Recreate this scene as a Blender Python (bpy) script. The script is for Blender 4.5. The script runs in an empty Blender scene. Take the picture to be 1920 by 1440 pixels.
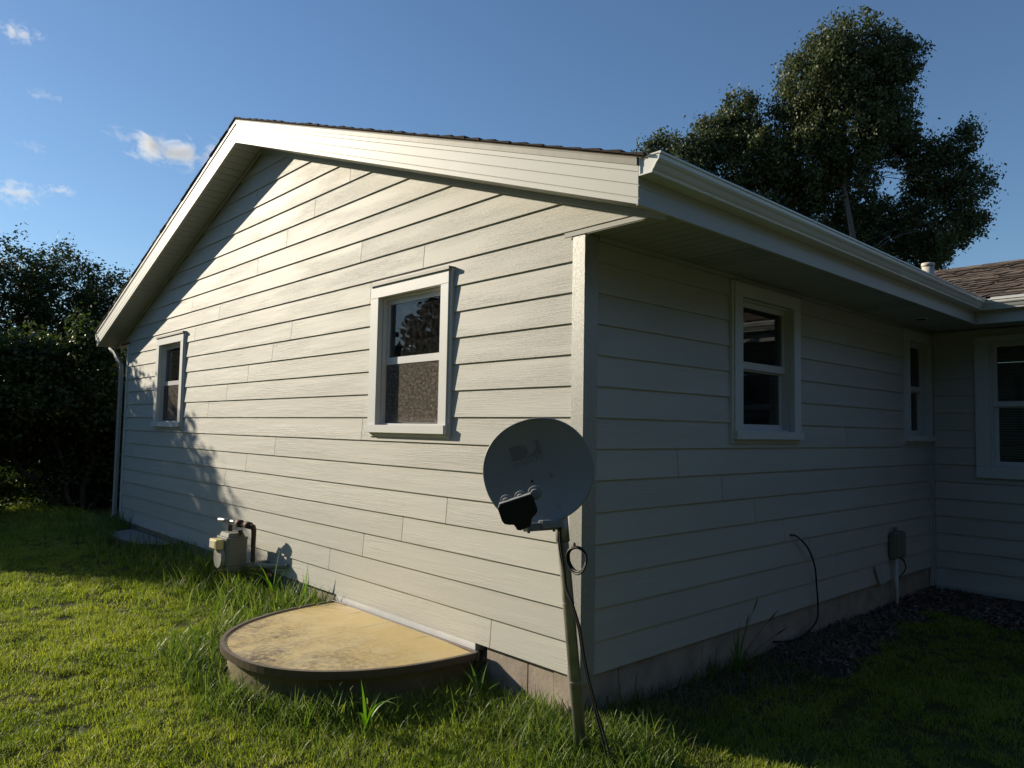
import bpy, bmesh, math, random
import numpy as np
from mathutils import Vector, Matrix
random.seed(7); rng = np.random.default_rng(7)
R = math.radians
scene = bpy.context.scene
COL = scene.collection

# ------------------------------------------------------------------ camera
cam_d = bpy.data.cameras.new('camera'); cam = bpy.data.objects.new('camera', cam_d); COL.objects.link(cam)
yaw, pitch, roll = 0.82530, 0.06191, 0.01778
cy_, sy_, cp_, sp_ = math.cos(yaw), math.sin(yaw), math.cos(pitch), math.sin(pitch)
f = Vector((-sy_*cp_, cy_*cp_, sp_)); r_ = Vector((cy_, sy_, 0)); u_ = r_.cross(f)
r2 = r_*math.cos(roll)+u_*math.sin(roll); u2 = -r_*math.sin(roll)+u_*math.cos(roll)
M = Matrix((r2, u2, -f)).transposed().to_4x4(); M.translation = Vector((2.754, -3.086, 1.3435))
cam.matrix_world = M
cam_d.sensor_width = 36; cam_d.lens = 36*1384.04/1920
cam_d.clip_start = 0.05; cam_d.clip_end = 3000
scene.camera = cam

# ------------------------------------------------------------------ sky and sun
SUN = Vector((-0.868, -0.358, 0.346)).normalized()
elev = math.asin(SUN.z); rot = math.atan2(SUN.x, SUN.y)
world = bpy.data.worlds.new('World'); scene.world = world; world.use_nodes = True
nt = world.node_tree; bg = nt.nodes['Background']
sky = nt.nodes.new('ShaderNodeTexSky'); sky.sky_type = 'NISHITA'; sky.sun_disc = False
sky.sun_elevation = elev; sky.sun_rotation = rot; sky.air_density = 1.15; sky.dust_density = 0.15; sky.ozone_density = 4.6; sky.altitude = 300
nt.links.new(sky.outputs[0], bg.inputs[0]); bg.inputs[1].default_value = 0.094
sun_d = bpy.data.lights.new('sun', 'SUN'); sun_d.energy = 5.0; sun_d.angle = R(0.53); sun_d.color = (1.0, 0.885, 0.69)
sun = bpy.data.objects.new('sun', sun_d); COL.objects.link(sun)
sun.rotation_euler = (-SUN).to_track_quat('-Z', 'Y').to_euler()
vs = scene.view_settings; vs.view_transform = 'Standard'; vs.look = 'None'; vs.exposure = 0.4; vs.gamma = 1.0; vs.use_curve_mapping = False
scene.render.engine = 'CYCLES'
scene.cycles.max_bounces = 7; scene.cycles.transparent_max_bounces = 16; scene.cycles.volume_bounces = 2

# ------------------------------------------------------------------ helpers
def tag(o, label=None, cat=None, group=None, kind=None):
    if label: o['label'] = label
    if cat: o['category'] = cat
    if group: o['group'] = group
    if kind: o['kind'] = kind
    return o
def empty(name, loc, parent=None):
    o = bpy.data.objects.new(name, None); COL.objects.link(o); o.location = loc; o.empty_display_size = .1
    if parent: o.parent = parent
    return o
def origin(o):
    v = Vector((0, 0, 0))
    while o: v += o.location; o = o.parent
    return v
class MB:
    def __init__(s): s.v = []; s.f = []; s.m = []
    def add(s, vs, fs, mi=0):
        b = len(s.v); s.v += [tuple(p) for p in vs]
        for q in fs: s.f.append(tuple(b+i for i in q)); s.m.append(mi)
        return s
    def box(s, a, b, mi=0):
        x0, y0, z0 = a; x1, y1, z1 = b
        return s.add([(x0,y0,z0),(x1,y0,z0),(x1,y1,z0),(x0,y1,z0),(x0,y0,z1),(x1,y0,z1),(x1,y1,z1),(x0,y1,z1)],
                     [(3,2,1,0),(4,5,6,7),(0,1,5,4),(1,2,6,5),(2,3,7,6),(3,0,4,7)], mi)
    def prism(s, A, B, mi=0):          # two matching loops of points
        n = len(A)
        s.add(list(A)+list(B), [tuple(range(n))[::-1], tuple(range(n, 2*n))]+[(i, (i+1) % n, n+(i+1) % n, n+i) for i in range(n)], mi)
        return s
    def tube(s, pts, rad, n=8, mi=0, cap=True):
        pts = [Vector(p) for p in pts]; rs = rad if hasattr(rad, '__len__') else [rad]*len(pts)
        base = len(s.v); nrm = None
        for i, p in enumerate(pts):
            t = (pts[min(i+1, len(pts)-1)]-pts[max(i-1, 0)]).normalized()
            if nrm is None: nrm = t.orthogonal().normalized()
            else:
                nrm = (nrm - t*nrm.dot(t)).normalized()
            b = t.cross(nrm)
            for k in range(n):
                a = 2*math.pi*k/n; s.v.append(tuple(p+(nrm*math.cos(a)+b*math.sin(a))*rs[i]))
        for i in range(len(pts)-1):
            for k in range(n):
                a = base+i*n+k; b2 = base+i*n+(k+1) % n
                s.f.append((a, b2, b2+n, a+n)); s.m.append(mi)
        if cap:
            s.f.append(tuple(base+k for k in range(n))[::-1]); s.m.append(mi)
            e = base+(len(pts)-1)*n; s.f.append(tuple(e+k for k in range(n))); s.m.append(mi)
        return s
    def build(s, name, mats, parent=None, smooth=False, bevel=0):
        if not isinstance(mats, (list, tuple)): mats = [mats]
        off = origin(parent) if parent else Vector((0, 0, 0))
        me = bpy.data.meshes.new(name)
        me.from_pydata([(v[0]-off.x, v[1]-off.y, v[2]-off.z) for v in s.v], [], s.f)
        for m in mats: me.materials.append(m)
        me.polygons.foreach_set('material_index', s.m)
        bm = bmesh.new(); bm.from_mesh(me); bmesh.ops.recalc_face_normals(bm, faces=bm.faces)
        if bevel: bmesh.ops.bevel(bm, geom=[e for e in bm.edges if len(e.link_faces) == 2 and e.calc_face_angle(0) > .5], offset=bevel, segments=1, affect='EDGES', clamp_overlap=True)
        bm.to_mesh(me); bm.free()
        if smooth: me.polygons.foreach_set('use_smooth', [True]*len(me.polygons))
        o = bpy.data.objects.new(name, me); COL.objects.link(o)
        if parent: o.parent = parent
        return o
def fastmesh(name, V, faces_n, mat, parent=None, colors=None):
    """V (N,k,3) array of k-gons"""
    N, k, _ = V.shape
    off = np.array(origin(parent)) if parent else np.zeros(3)
    me = bpy.data.meshes.new(name); me.vertices.add(N*k); me.vertices.foreach_set('co', (V-off).astype(np.float32).ravel())
    me.loops.add(N*k); me.loops.foreach_set('vertex_index', np.arange(N*k, dtype=np.int32))
    me.polygons.add(N); me.polygons.foreach_set('loop_start', np.arange(0, N*k, k, dtype=np.int32)); me.polygons.foreach_set('loop_total', np.full(N, k, dtype=np.int32))
    me.update(calc_edges=True); me.materials.append(mat)
    if colors is not None:
        at = me.attributes.new('tint', 'FLOAT', 'FACE'); at.data.foreach_set('value', colors.astype(np.float32))
    o = bpy.data.objects.new(name, me); COL.objects.link(o)
    if parent: o.parent = parent
    return o
def clip(poly, a, b, c):               # keep a*s+b*z<=c
    out = []
    for i in range(len(poly)):
        p, q = poly[i], poly[(i+1) % len(poly)]
        dp, dq = a*p[0]+b*p[1]-c, a*q[0]+b*q[1]-c
        if dp <= 0: out.append(p)
        if dp*dq < 0:
            t = dp/(dp-dq); out.append((p[0]+(q[0]-p[0])*t, p[1]+(q[1]-p[1])*t))
    return out

# ------------------------------------------------------------------ materials
def mat(name, col, rough=.7, spec=.3, metal=0, coord='Object', scale=(1,1,1), noise=0, nscale=5, ncol=None, bump=0, bscale=50, bdist=.002, detail=6):
    m = bpy.data.materials.new(name); m.use_nodes = True; t = m.node_tree; b = t.nodes['Principled BSDF']
    b.inputs['Base Color'].default_value = (*col, 1); b.inputs['Roughness'].default_value = rough
    b.inputs['Specular IOR Level'].default_value = spec; b.inputs['Metallic'].default_value = metal
    tc = t.nodes.new('ShaderNodeTexCoord'); mp = t.nodes.new('ShaderNodeMapping'); mp.inputs['Scale'].default_value = scale
    t.links.new(tc.outputs[coord], mp.inputs[0])
    if noise:
        n = t.nodes.new('ShaderNodeTexNoise'); n.inputs['Scale'].default_value = nscale; n.inputs['Detail'].default_value = detail
        t.links.new(mp.outputs[0], n.inputs['Vector'])
        rp = t.nodes.new('ShaderNodeMapRange'); rp.inputs[1].default_value = .35; rp.inputs[2].default_value = .68; rp.inputs[3].default_value = 0; rp.inputs[4].default_value = noise
        t.links.new(n.outputs[0], rp.inputs[0])
        mx = t.nodes.new('ShaderNodeMixRGB'); mx.inputs[1].default_value = (*col, 1); mx.inputs[2].default_value = (*(ncol or [c*.6 for c in col]), 1)
        t.links.new(rp.outputs[0], mx.inputs[0]); t.links.new(mx.outputs[0], b.inputs['Base Color'])
    if bump:
        n2 = t.nodes.new('ShaderNodeTexNoise'); n2.inputs['Scale'].default_value = bscale; n2.inputs['Detail'].default_value = 4
        t.links.new(mp.outputs[0], n2.inputs['Vector'])
        bp = t.nodes.new('ShaderNodeBump'); bp.inputs['Strength'].default_value = bump; bp.inputs['Distance'].default_value = bdist
        t.links.new(n2.outputs[0], bp.inputs['Height']); t.links.new(bp.outputs[0], b.inputs['Normal'])
    return m
def siding_mat():
    m = bpy.data.materials.new('painted_siding'); m.use_nodes = True; t = m.node_tree; b = t.nodes['Principled BSDF']
    b.inputs['Roughness'].default_value = .60; b.inputs['Specular IOR Level'].default_value = .30
    g = t.nodes.new('ShaderNodeNewGeometry'); oi = t.nodes.new('ShaderNodeObjectInfo')
    off = t.nodes.new('ShaderNodeVectorMath'); off.operation = 'MULTIPLY_ADD'; off.inputs[1].default_value = (1,1,1)
    cmb = t.nodes.new('ShaderNodeCombineXYZ')
    ml = t.nodes.new('ShaderNodeMath'); ml.operation = 'MULTIPLY'; ml.inputs[1].default_value = 37.0
    t.links.new(oi.outputs['Random'], ml.inputs[0])
    for k in range(3): t.links.new(ml.outputs[0], cmb.inputs[k])
    t.links.new(g.outputs['Position'], off.inputs[0]); t.links.new(cmb.outputs[0], off.inputs[2])
    def N(scale, sc, det, dist=0, rough=.5):
        mp = t.nodes.new('ShaderNodeMapping'); mp.inputs['Scale'].default_value = scale; t.links.new(off.outputs[0], mp.inputs[0])
        n = t.nodes.new('ShaderNodeTexNoise'); n.inputs['Scale'].default_value = sc; n.inputs['Detail'].default_value = det; n.inputs['Distortion'].default_value = dist
        n.inputs['Roughness'].default_value = rough
        t.links.new(mp.outputs[0], n.inputs['Vector']); return n.outputs[0]
    grain = N((2.2, 2.2, 105), 1.6, 6, .12, .7)
    bands = N((.9, .9, 16), 1.0, 3, .8)
    mask = N((.7, .7, 5), 1.3, 2)
    mm = t.nodes.new('ShaderNodeMapRange'); mm.inputs[1].default_value = .38; mm.inputs[2].default_value = .62; mm.inputs[3].default_value = .25; mm.inputs[4].default_value = 1.0
    t.links.new(mask, mm.inputs[0])
    h = t.nodes.new('ShaderNodeMath'); h.operation = 'MULTIPLY'; t.links.new(grain, h.inputs[0]); t.links.new(mm.outputs[0], h.inputs[1])
    bp = t.nodes.new('ShaderNodeBump'); bp.inputs['Strength'].default_value = 1.0; bp.inputs['Distance'].default_value = .0045
    t.links.new(h.outputs[0], bp.inputs['Height'])
    bp2 = t.nodes.new('ShaderNodeBump'); bp2.inputs['Strength'].default_value = .22; bp2.inputs['Distance'].default_value = .006
    t.links.new(bands, bp2.inputs['Height']); t.links.new(bp.outputs[0], bp2.inputs['Normal'])
    t.links.new(bp2.outputs[0], b.inputs['Normal'])
    dirt = N((.6, .6, 1.2), 1.2, 4)
    mx = t.nodes.new('ShaderNodeMixRGB'); mx.inputs[1].default_value = (.535, .525, .475, 1); mx.inputs[2].default_value = (.465, .455, .41, 1)
    t.links.new(dirt, mx.inputs[0])
    hv = t.nodes.new('ShaderNodeHueSaturation'); vv = t.nodes.new('ShaderNodeMapRange'); vv.inputs[3].default_value = .95; vv.inputs[4].default_value = 1.04
    t.links.new(oi.outputs['Random'], vv.inputs[0]); t.links.new(vv.outputs[0], hv.inputs['Value']); t.links.new(mx.outputs[0], hv.inputs['Color'])
    t.links.new(hv.outputs[0], b.inputs['Base Color'])
    return m
SIDING = siding_mat()
TRIM = mat('painted_trim', (.63, .64, .63), .5, .3, noise=.25, nscale=3, ncol=(.53,.525,.50), bump=.12, bscale=60)
STIPPLE = mat('stippled_corner_metal', (.40, .40, .375), .42, .4, .25, bump=.6, bscale=230, bdist=.0025, noise=.7, nscale=70, ncol=(.27,.27,.245))
TRIM2 = mat('siding_coloured_trim', (.43, .44, .415), .6, .25, noise=.4, nscale=3, ncol=(.37,.365,.33))
ALU = mat('painted_aluminium', (.54, .54, .505), .55, .3, noise=.4, nscale=1.5, ncol=(.47,.465,.425), bump=.08, bscale=4, bdist=.01)
DRIP = mat('drip_edge_metal', (.36, .35, .32), .55, .3, noise=.8, nscale=2.0, ncol=(.27,.25,.20), bump=.2, bscale=6, bdist=.01)
GUTTER = mat('gutter_metal', (.80, .81, .77), .32, .5, noise=.4, nscale=2.5, ncol=(.62,.62,.57), bump=.05, bscale=5, bdist=.01)
SOFFIT = mat('soffit_aluminium', (.42, .42, .39), .5, .35, noise=.3, nscale=3, ncol=(.36,.36,.33))
VINYL = mat('white_vinyl', (.60, .60, .59), .35, .5)
WHITE = mat('white_flashing', (.72, .72, .72), .4, .4, noise=.2, nscale=8)
DARK = mat('dark_void', (.02, .02, .02), .9, .1)
WALLCORE = mat('wall_sheathing', (.18, .16, .13), .9, .1)
INTERIOR = mat('interior_paint', (.30, .27, .24), .9, .1)
CONCRETE = mat('foundation_concrete', (.40, .34, .28), .9, .15, noise=.8, nscale=6, ncol=(.27, .225, .185), bump=.6, bscale=45, bdist=.004)
BRONZE = mat('bronze_vinyl_rim', (.085, .062, .05), .4, .5, noise=.3, nscale=20, ncol=(.12,.095,.08))
PIPEM = mat('galvanised_steel', (.36, .36, .34), .42, .5, .6, noise=.7, nscale=14, ncol=(.22,.21,.19), bump=.2, bscale=80)
BLACKP = mat('black_plastic', (.012, .012, .013), .45, .4)
BLACKC = mat('black_cable', (.01, .01, .01), .5, .4)
STEEL = mat('weathered_zinc', (.45, .45, .44), .4, .5, .7, noise=.8, nscale=30, ncol=(.2, .18, .16))
RUSTY = mat('dark_rusty_iron', (.06, .045, .04), .7, .3, .3, noise=.8, nscale=40, ncol=(.14, .075, .05), bump=.4, bscale=120)
METERG = mat('meter_grey_paint', (.20, .21, .18), .6, .35, noise=.6, nscale=18, ncol=(.2, .2, .17), bump=.2, bscale=50)
YELLOWED = mat('yellowed_plastic', (.72, .60, .30), .25, .5, noise=.5, nscale=30, ncol=(.6,.47,.2))
PIPEW = mat('weathered_white_pvc', (.66, .62, .54), .6, .3, noise=.9, nscale=14, ncol=(.40,.36,.30))
BARK = mat('bark', (.10, .075, .055), .9, .1, noise=.8, nscale=12, ncol=(.05,.038,.03), bump=.8, bscale=30, bdist=.01)
BIRCHB = mat('pale_bark', (.13, .115, .10), .85, .15, noise=1, nscale=7, ncol=(.1,.09,.08))
def dishmat():
    m = mat('dish_grey_paint', (.27, .275, .27), .5, .4, noise=.25, nscale=9, ncol=(.25,.25,.245))
    t = m.node_tree; b = t.nodes['Principled BSDF']; src = b.inputs['Base Color'].links[0].from_socket
    tc = t.nodes.new('ShaderNodeTexCoord'); d = t.nodes.new('ShaderNodeVectorMath'); d.operation = 'DISTANCE'; d.inputs[1].default_value = (.10, -.10, 0)
    t.links.new(tc.outputs['Object'], d.inputs[0])
    n = t.nodes.new('ShaderNodeTexNoise'); n.inputs['Scale'].default_value = 11
    ad = t.nodes.new('ShaderNodeMath'); ad.operation = 'MULTIPLY_ADD'; ad.inputs[1].default_value = .12; t.links.new(tc.outputs['Object'], n.inputs[0])
    t.links.new(n.outputs[0], ad.inputs[0]); t.links.new(d.outputs['Value'], ad.inputs[2])
    mr = t.nodes.new('ShaderNodeMapRange'); mr.inputs[1].default_value = .04; mr.inputs[2].default_value = .22; mr.inputs[3].default_value = .55; mr.inputs[4].default_value = 0
    t.links.new(ad.outputs[0], mr.inputs[0])
    mx = t.nodes.new('ShaderNodeMixRGB'); mx.inputs[2].default_value = (.36, .27, .18, 1); t.links.new(src, mx.inputs[1]); t.links.new(mr.outputs[0], mx.inputs[0])
    t.links.new(mx.outputs[0], b.inputs['Base Color']); return m
DISH = dishmat()
LOGO = mat('dish_print', (.19, .195, .195), .6, .3)
def glass_mat(name, tint, ior=1.6, dusty=.03):
    m = bpy.data.materials.new(name); m.use_nodes = True; t = m.node_tree; t.nodes.remove(t.nodes['Principled BSDF'])
    out = t.nodes['Material Output']; tr = t.nodes.new('ShaderNodeBsdfTransparent'); tr.inputs[0].default_value = (*tint, 1)
    gl = t.nodes.new('ShaderNodeBsdfGlossy'); gl.inputs['Roughness'].default_value = .012
    fr = t.nodes.new('ShaderNodeFresnel'); fr.inputs[0].default_value = ior
    nz = t.nodes.new('ShaderNodeTexNoise'); nz.inputs['Scale'].default_value = 3.0; tc = t.nodes.new('ShaderNodeTexCoord'); t.links.new(tc.outputs['Object'], nz.inputs[0])
    bp = t.nodes.new('ShaderNodeBump'); bp.inputs['Strength'].default_value = .03; bp.inputs['Distance'].default_value = .02; t.links.new(nz.outputs[0], bp.inputs['Height']); t.links.new(bp.outputs[0], gl.inputs['Normal'])
    mx = t.nodes.new('ShaderNodeMixShader'); t.links.new(fr.outputs[0], mx.inputs[0]); t.links.new(tr.outputs[0], mx.inputs[1]); t.links.new(gl.outputs[0], mx.inputs[2])
    df = t.nodes.new('ShaderNodeBsdfDiffuse'); df.inputs[0].default_value = (.5,.5,.48,1)
    n2 = t.nodes.new('ShaderNodeTexNoise'); n2.inputs['Scale'].default_value = 25; n2.inputs['Detail'].default_value = 8; t.links.new(tc.outputs['Object'], n2.inputs[0])
    mr = t.nodes.new('ShaderNodeMapRange'); mr.inputs[1].default_value = .4; mr.inputs[2].default_value = .75; mr.inputs[3].default_value = dusty*.3; mr.inputs[4].default_value = dusty*2
    t.links.new(n2.outputs[0], mr.inputs[0])
    m2 = t.nodes.new('ShaderNodeMixShader'); t.links.new(mr.outputs[0], m2.inputs[0]); t.links.new(mx.outputs[0], m2.inputs[1]); t.links.new(df.outputs[0], m2.inputs[2])
    t.links.new(m2.outputs[0], out.inputs[0]); return m
GLASS = glass_mat('window_glass', (.75, .80, .78))
def screen_mat():
    m = bpy.data.materials.new('insect_screen'); m.use_nodes = True; t = m.node_tree; t.nodes.remove(t.nodes['Principled BSDF'])
    out = t.nodes['Material Output']; tr = t.nodes.new('ShaderNodeBsdfTransparent'); df = t.nodes.new('ShaderNodeBsdfDiffuse')
    tc = t.nodes.new('ShaderNodeTexCoord'); mp = t.nodes.new('ShaderNodeMapping'); mp.inputs['Scale'].default_value = (1, 1, 1.6)
    t.links.new(tc.outputs['Object'], mp.inputs[0])
    n = t.nodes.new('ShaderNodeTexNoise'); n.inputs['Scale'].default_value = 28; n.inputs['Detail'].default_value = 12; n.inputs['Roughness'].default_value = .85; t.links.new(mp.outputs[0], n.inputs[0])
    cr = t.nodes.new('ShaderNodeMapRange'); cr.inputs[1].default_value = .44; cr.inputs[2].default_value = .72; cr.inputs[3].default_value = .03; cr.inputs[4].default_value = 1
    t.links.new(n.outputs[0], cr.inputs[0])
    mx = t.nodes.new('ShaderNodeMixRGB'); mx.inputs[1].default_value = (.06,.052,.045,1); mx.inputs[2].default_value = (.44,.385,.33,1); t.links.new(cr.outputs[0], mx.inputs[0]); t.links.new(mx.outputs[0], df.inputs[0])
    m2 = t.nodes.new('ShaderNodeMixShader'); m2.inputs[0].default_value = .62; t.links.new(tr.outputs[0], m2.inputs[1]); t.links.new(df.outputs[0], m2.inputs[2]); t.links.new(m2.outputs[0], out.inputs[0])
    return m
SCREEN = screen_mat()
def leaf_mat(name, c1, c2, trans=.35, attr=False, scale=6, rough=.45, spec=.35):
    m = bpy.data.materials.new(name); m.use_nodes = True; t = m.node_tree; b = t.nodes['Principled BSDF']; out = t.nodes['Material Output']
    b.inputs['Roughness'].default_value = rough; b.inputs['Specular IOR Level'].default_value = spec
    mx = t.nodes.new('ShaderNodeMixRGB'); mx.inputs[1].default_value = (*c1, 1); mx.inputs[2].default_value = (*c2, 1)
    if attr:
        a = t.nodes.new('ShaderNodeAttribute'); a.attribute_name = 'tint'; t.links.new(a.outputs['Fac'], mx.inputs[0])
    else:
        g = t.nodes.new('ShaderNodeNewGeometry'); n = t.nodes.new('ShaderNodeTexNoise'); n.inputs['Scale'].default_value = scale; n.inputs['Detail'].default_value = 5
        t.links.new(g.outputs['Position'], n.inputs[0])
        mr = t.nodes.new('ShaderNodeMapRange'); mr.inputs[1].default_value = .35; mr.inputs[2].default_value = .65; t.links.new(n.outputs[0], mr.inputs[0]); t.links.new(mr.outputs[0], mx.inputs[0])
    t.links.new(mx.outputs[0], b.inputs['Base Color'])
    tl = t.nodes.new('ShaderNodeBsdfTranslucent'); hs = t.nodes.new('ShaderNodeHueSaturation'); hs.inputs['Value'].default_value = 1.5; hs.inputs['Saturation'].default_value = 1.15
    t.links.new(mx.outputs[0], hs.inputs['Color']); t.links.new(hs.outputs[0], tl.inputs[0])
    ms = t.nodes.new('ShaderNodeMixShader'); ms.inputs[0].default_value = trans
    t.links.new(b.outputs[0], ms.inputs[1]); t.links.new(tl.outputs[0], ms.inputs[2]); t.links.new(ms.outputs[0], out.inputs[0])
    return m
LAWN = leaf_mat('lawn_blades', (.130, .200, .028), (.410, .445, .095), .44, attr=True, spec=.2)
_t = LAWN.node_tree; _mx = [n for n in _t.nodes if n.type == 'MIX_RGB'][0]; _g = _t.nodes.new('ShaderNodeNewGeometry'); _n = _t.nodes.new('ShaderNodeTexNoise'); _n.inputs['Scale'].default_value = 2.2; _n.inputs['Detail'].default_value = 6
_t.links.new(_g.outputs['Position'], _n.inputs[0]); _a = _t.nodes.new('ShaderNodeMapRange'); _a.inputs[1].default_value = .35; _a.inputs[2].default_value = .65; _a.inputs[3].default_value = -.25; _a.inputs[4].default_value = .30; _t.links.new(_n.outputs[0], _a.inputs[0])
_s = _t.nodes.new('ShaderNodeMath'); _s.use_clamp = True; _src = _mx.inputs[0].links[0].from_socket; _t.links.new(_src, _s.inputs[0]); _t.links.new(_a.outputs[0], _s.inputs[1]); _t.links.new(_s.outputs[0], _mx.inputs[0])
LONGG = leaf_mat('long_grass_blades', (.060, .120, .020), (.22, .27, .07), .4, attr=True, spec=.22)
DEADG = leaf_mat('dead_grass', (.16, .12, .07), (.26, .21, .14), .2, attr=True)
BIRCHL = leaf_mat('birch_leaves', (.042, .066, .026), (.110, .122, .050), .22, attr=True, rough=.5, spec=.25)
TREEL = leaf_mat('dark_tree_leaves', (.024, .038, .012), (.045, .060, .020), .22, attr=True, rough=.55, spec=.2)
BUSHL = leaf_mat('shrub_leaves', (.032, .052, .014), (.075, .098, .026), .3, attr=True)

# ------------------------------------------------------------------ ground
def gz(x, y):
    """ground height; slopes away from the house"""
    x = np.asarray(x, float); y = np.asarray(y, float)
    lft = np.clip(-x/8.6, 0, 1); base = -.245 + .125*lft
    front = np.clip(-y/1.8, 0, 1)
    base = base - .075*front*(1-.3*lft)
    right = np.clip(x/2.0, 0, 1)*np.clip(y/2.0+.5, 0, 1)
    base = base - .03*right + .02*np.clip((y-3.5)/2, 0, 1)
    bumps = .014*np.sin(x*1.9+.6*y)*np.cos(y*2.3-.4*x)+.010*np.sin(x*4.7+1+y)*np.sin(y*5.1-.5*x)+.005*np.sin(x*9.1+2*y)*np.sin(y*8.3+x)
    near = np.exp(-((x+3)**2+(y+1)**2)/220)
    return base + bumps*near
def ground_sheet():
    xs = np.unique(np.concatenate([np.linspace(-400, -20, 14), np.linspace(-20, 10, 241), np.linspace(10, 400, 14)]))
    ys = np.unique(np.concatenate([np.linspace(-400, -12, 14), np.linspace(-12, 10, 177), np.linspace(10, 400, 14)]))
    X, Y = np.meshgrid(xs, ys); Z = gz(X, Y)
    V = np.stack([X, Y, Z], -1).reshape(-1, 3); nx, ny = len(xs), len(ys)
    F = [(j*nx+i, j*nx+i+1, (j+1)*nx+i+1, (j+1)*nx+i) for j in range(ny-1) for i in range(nx-1)]
    me = bpy.data.meshes.new('ground'); me.from_pydata(V.tolist(), [], F)
    m = mat('turf_soil', (.045, .06, .018), .95, .05, noise=.9, nscale=9, ncol=(.085, .09, .03), bump=.8, bscale=60, bdist=.02)
    me.materials.append(m); me.polygons.foreach_set('use_smooth', [True]*len(F))
    o = bpy.data.objects.new('ground', me); COL.objects.link(o); tag(o, kind='structure')
ground_sheet()

# ------------------------------------------------------------------ the house
E = .1778; W = 8.61; D = 5.504; BW = .088; BL = .070; YB = 9.6; XF = .60; YR = -.285; XR = -4.34; XL = -9.13; ZS = 2.457; SL = .341
ZAP = 2.433+SL*(XF-XR)
SLL = (ZAP-2.44)/(XR-XL)
def zr(x): return 2.433+SL*(XF-x) if x >= XR else ZAP-SLL*(XR-x)
house = empty('house', (0, 0, -.25))
tag(house, 'single storey gabled house with pale lap siding and white window trim', 'house')
class Frame:
    def __init__(s, O, u, n): s.O, s.u, s.n = Vector(O), Vector(u), Vector(n)
    def __call__(s, a, d, z): return s.O+s.u*a+s.n*d+Vector((0, 0, z))
GF = Frame((0,0,0), (1,0,0), (0,-1,0)); RF = Frame((0,0,0), (0,1,0), (1,0,0)); WF = Frame((0,D,0), (1,0,0), (0,-1,0))
def fbox(mb, fr, s0, s1, d0, d1, z0, z1, mi=0):
    P = [fr(a, d, z) for z in (z0, z1) for a, d in ((s0,d0),(s1,d0),(s1,d1),(s0,d1))]
    mb.add(P, [(3,2,1,0),(4,5,6,7),(0,1,5,4),(1,2,6,5),(2,3,7,6),(3,0,4,7)], mi)
def fpoly(mb, fr, poly, dfun, dback):
    if len(poly) < 3: return
    A = [fr(s, dfun(z), z) for s, z in poly]; B = [fr(s, dback, z) for s, z in poly]; mb.prism(A, B)
def rects_minus(s0, s1, z0, z1, holes):
    out = [(s0, s1, z0, z1)]
    for (a, b, c, d) in holes:
        nw = []
        for (p, q, r, t) in out:
            if b <= p or a >= q or d <= r or c >= t: nw.append((p, q, r, t)); continue
            if a > p: nw.append((p, a, r, t))
            if b < q: nw.append((b, q, r, t))
            if c > r: nw.append((max(a, p), min(b, q), r, c))
            if d < t: nw.append((max(a, p), min(b, q), d, t))
        out = nw
    return out
def rake_clip(poly, dz=0):
    poly = clip(poly, SL, 1, 2.433+SL*XF+dz)
    return clip(poly, -SLL, 1, ZAP-SLL*XR+dz) if poly else poly
# windows: (frame, s0, s1, z0, z1)
WG1 = (-2.173, -1.193, 1.305, 2.438); WG2 = (-7.29, -6.31, 1.305, 2.438); WR1 = (1.53, 2.506, 1.305, 2.425); WR2 = (4.74, 5.485, 1.30, 2.425); WW = (.44, 2.42, .945, 2.372)
def hole(w, m=.03): return (w[0]+m, w[1]-m, w[2]+m, w[3]-m)
# wall cores
def wall(fr, s0, s1, z0, z1, holes, rake=False, t=.12):
    mb = MB()
    for (a, b, c, d) in rects_minus(s0, s1, z0, z1, holes):
        p = [(a,c),(b,c),(b,d),(a,d)]
        if rake: p = rake_clip(p, .0)
        fpoly(mb, fr, p, lambda z: 0.0, -t)
    return mb
hl = [hole(WG1), hole(WG2)]
wall(GF, -W, -.001, 0.0, 5, hl, True).build('wall', WALLCORE, house)
mb = MB()   # gable ends over the eave soffits
fpoly(mb, GF, rake_clip([(0,2.47),(.56,2.47),(.56,5),(0,5)]), lambda z: 0.0, -.02)
mb.build('eave_return', WALLCORE, house); mb = MB()
fpoly(mb, GF, rake_clip([(-9.08,2.47),(-W-.001,2.47),(-W-.001,5),(-9.08,5)]), lambda z: 0.0, -.02)
mb.build('eave_return', WALLCORE, house)
wall(RF, .0, D+.13, 0.0, 2.45, [hole(WR1), hole(WR2)]).build('wall', WALLCORE, house)
wall(WF, .001, 9.0, -.2, 2.45, [hole(WW)]).build('wall', WALLCORE, house)
mb = MB(); mb.box((-W, .12, 0), (-W+.12, YB, 2.45)); mb.box((-W+.12, YB-.12, 0), (9, YB, 2.45)); mb.box((8.88, D+.13, 0), (9, YB-.12, 2.45)); mb.build('wall', INTERIOR, house)
mb = MB(); mb.box((-W+.12, .12, -.05), (-.12, YB-.12, -.02)); mb.box((-.12, D+.13, -.05), (8.88, YB-.12, -.02)); mb.build('floor', mat('interior_floor', (.12,.08,.05), .6), house)
mb = MB(); mb.box((-W+.12, .12, 2.462), (-.12, YB-.12, 2.48)); mb.box((-.12, D+.13, 2.462), (8.88, YB-.12, 2.48)); mb.build('ceiling', INTERIOR, house)
mb = MB(); mb.box((-3.2, .125, -.02), (-3.1, 3.6, 2.46)); mb.box((-6.0, .125, -.02), (-5.9, 3.6, 2.46)); mb.box((-8.4, 3.6, -.02), (-.121, 3.7, 2.46)); mb.build('inner_wall', INTERIOR, house)

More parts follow.
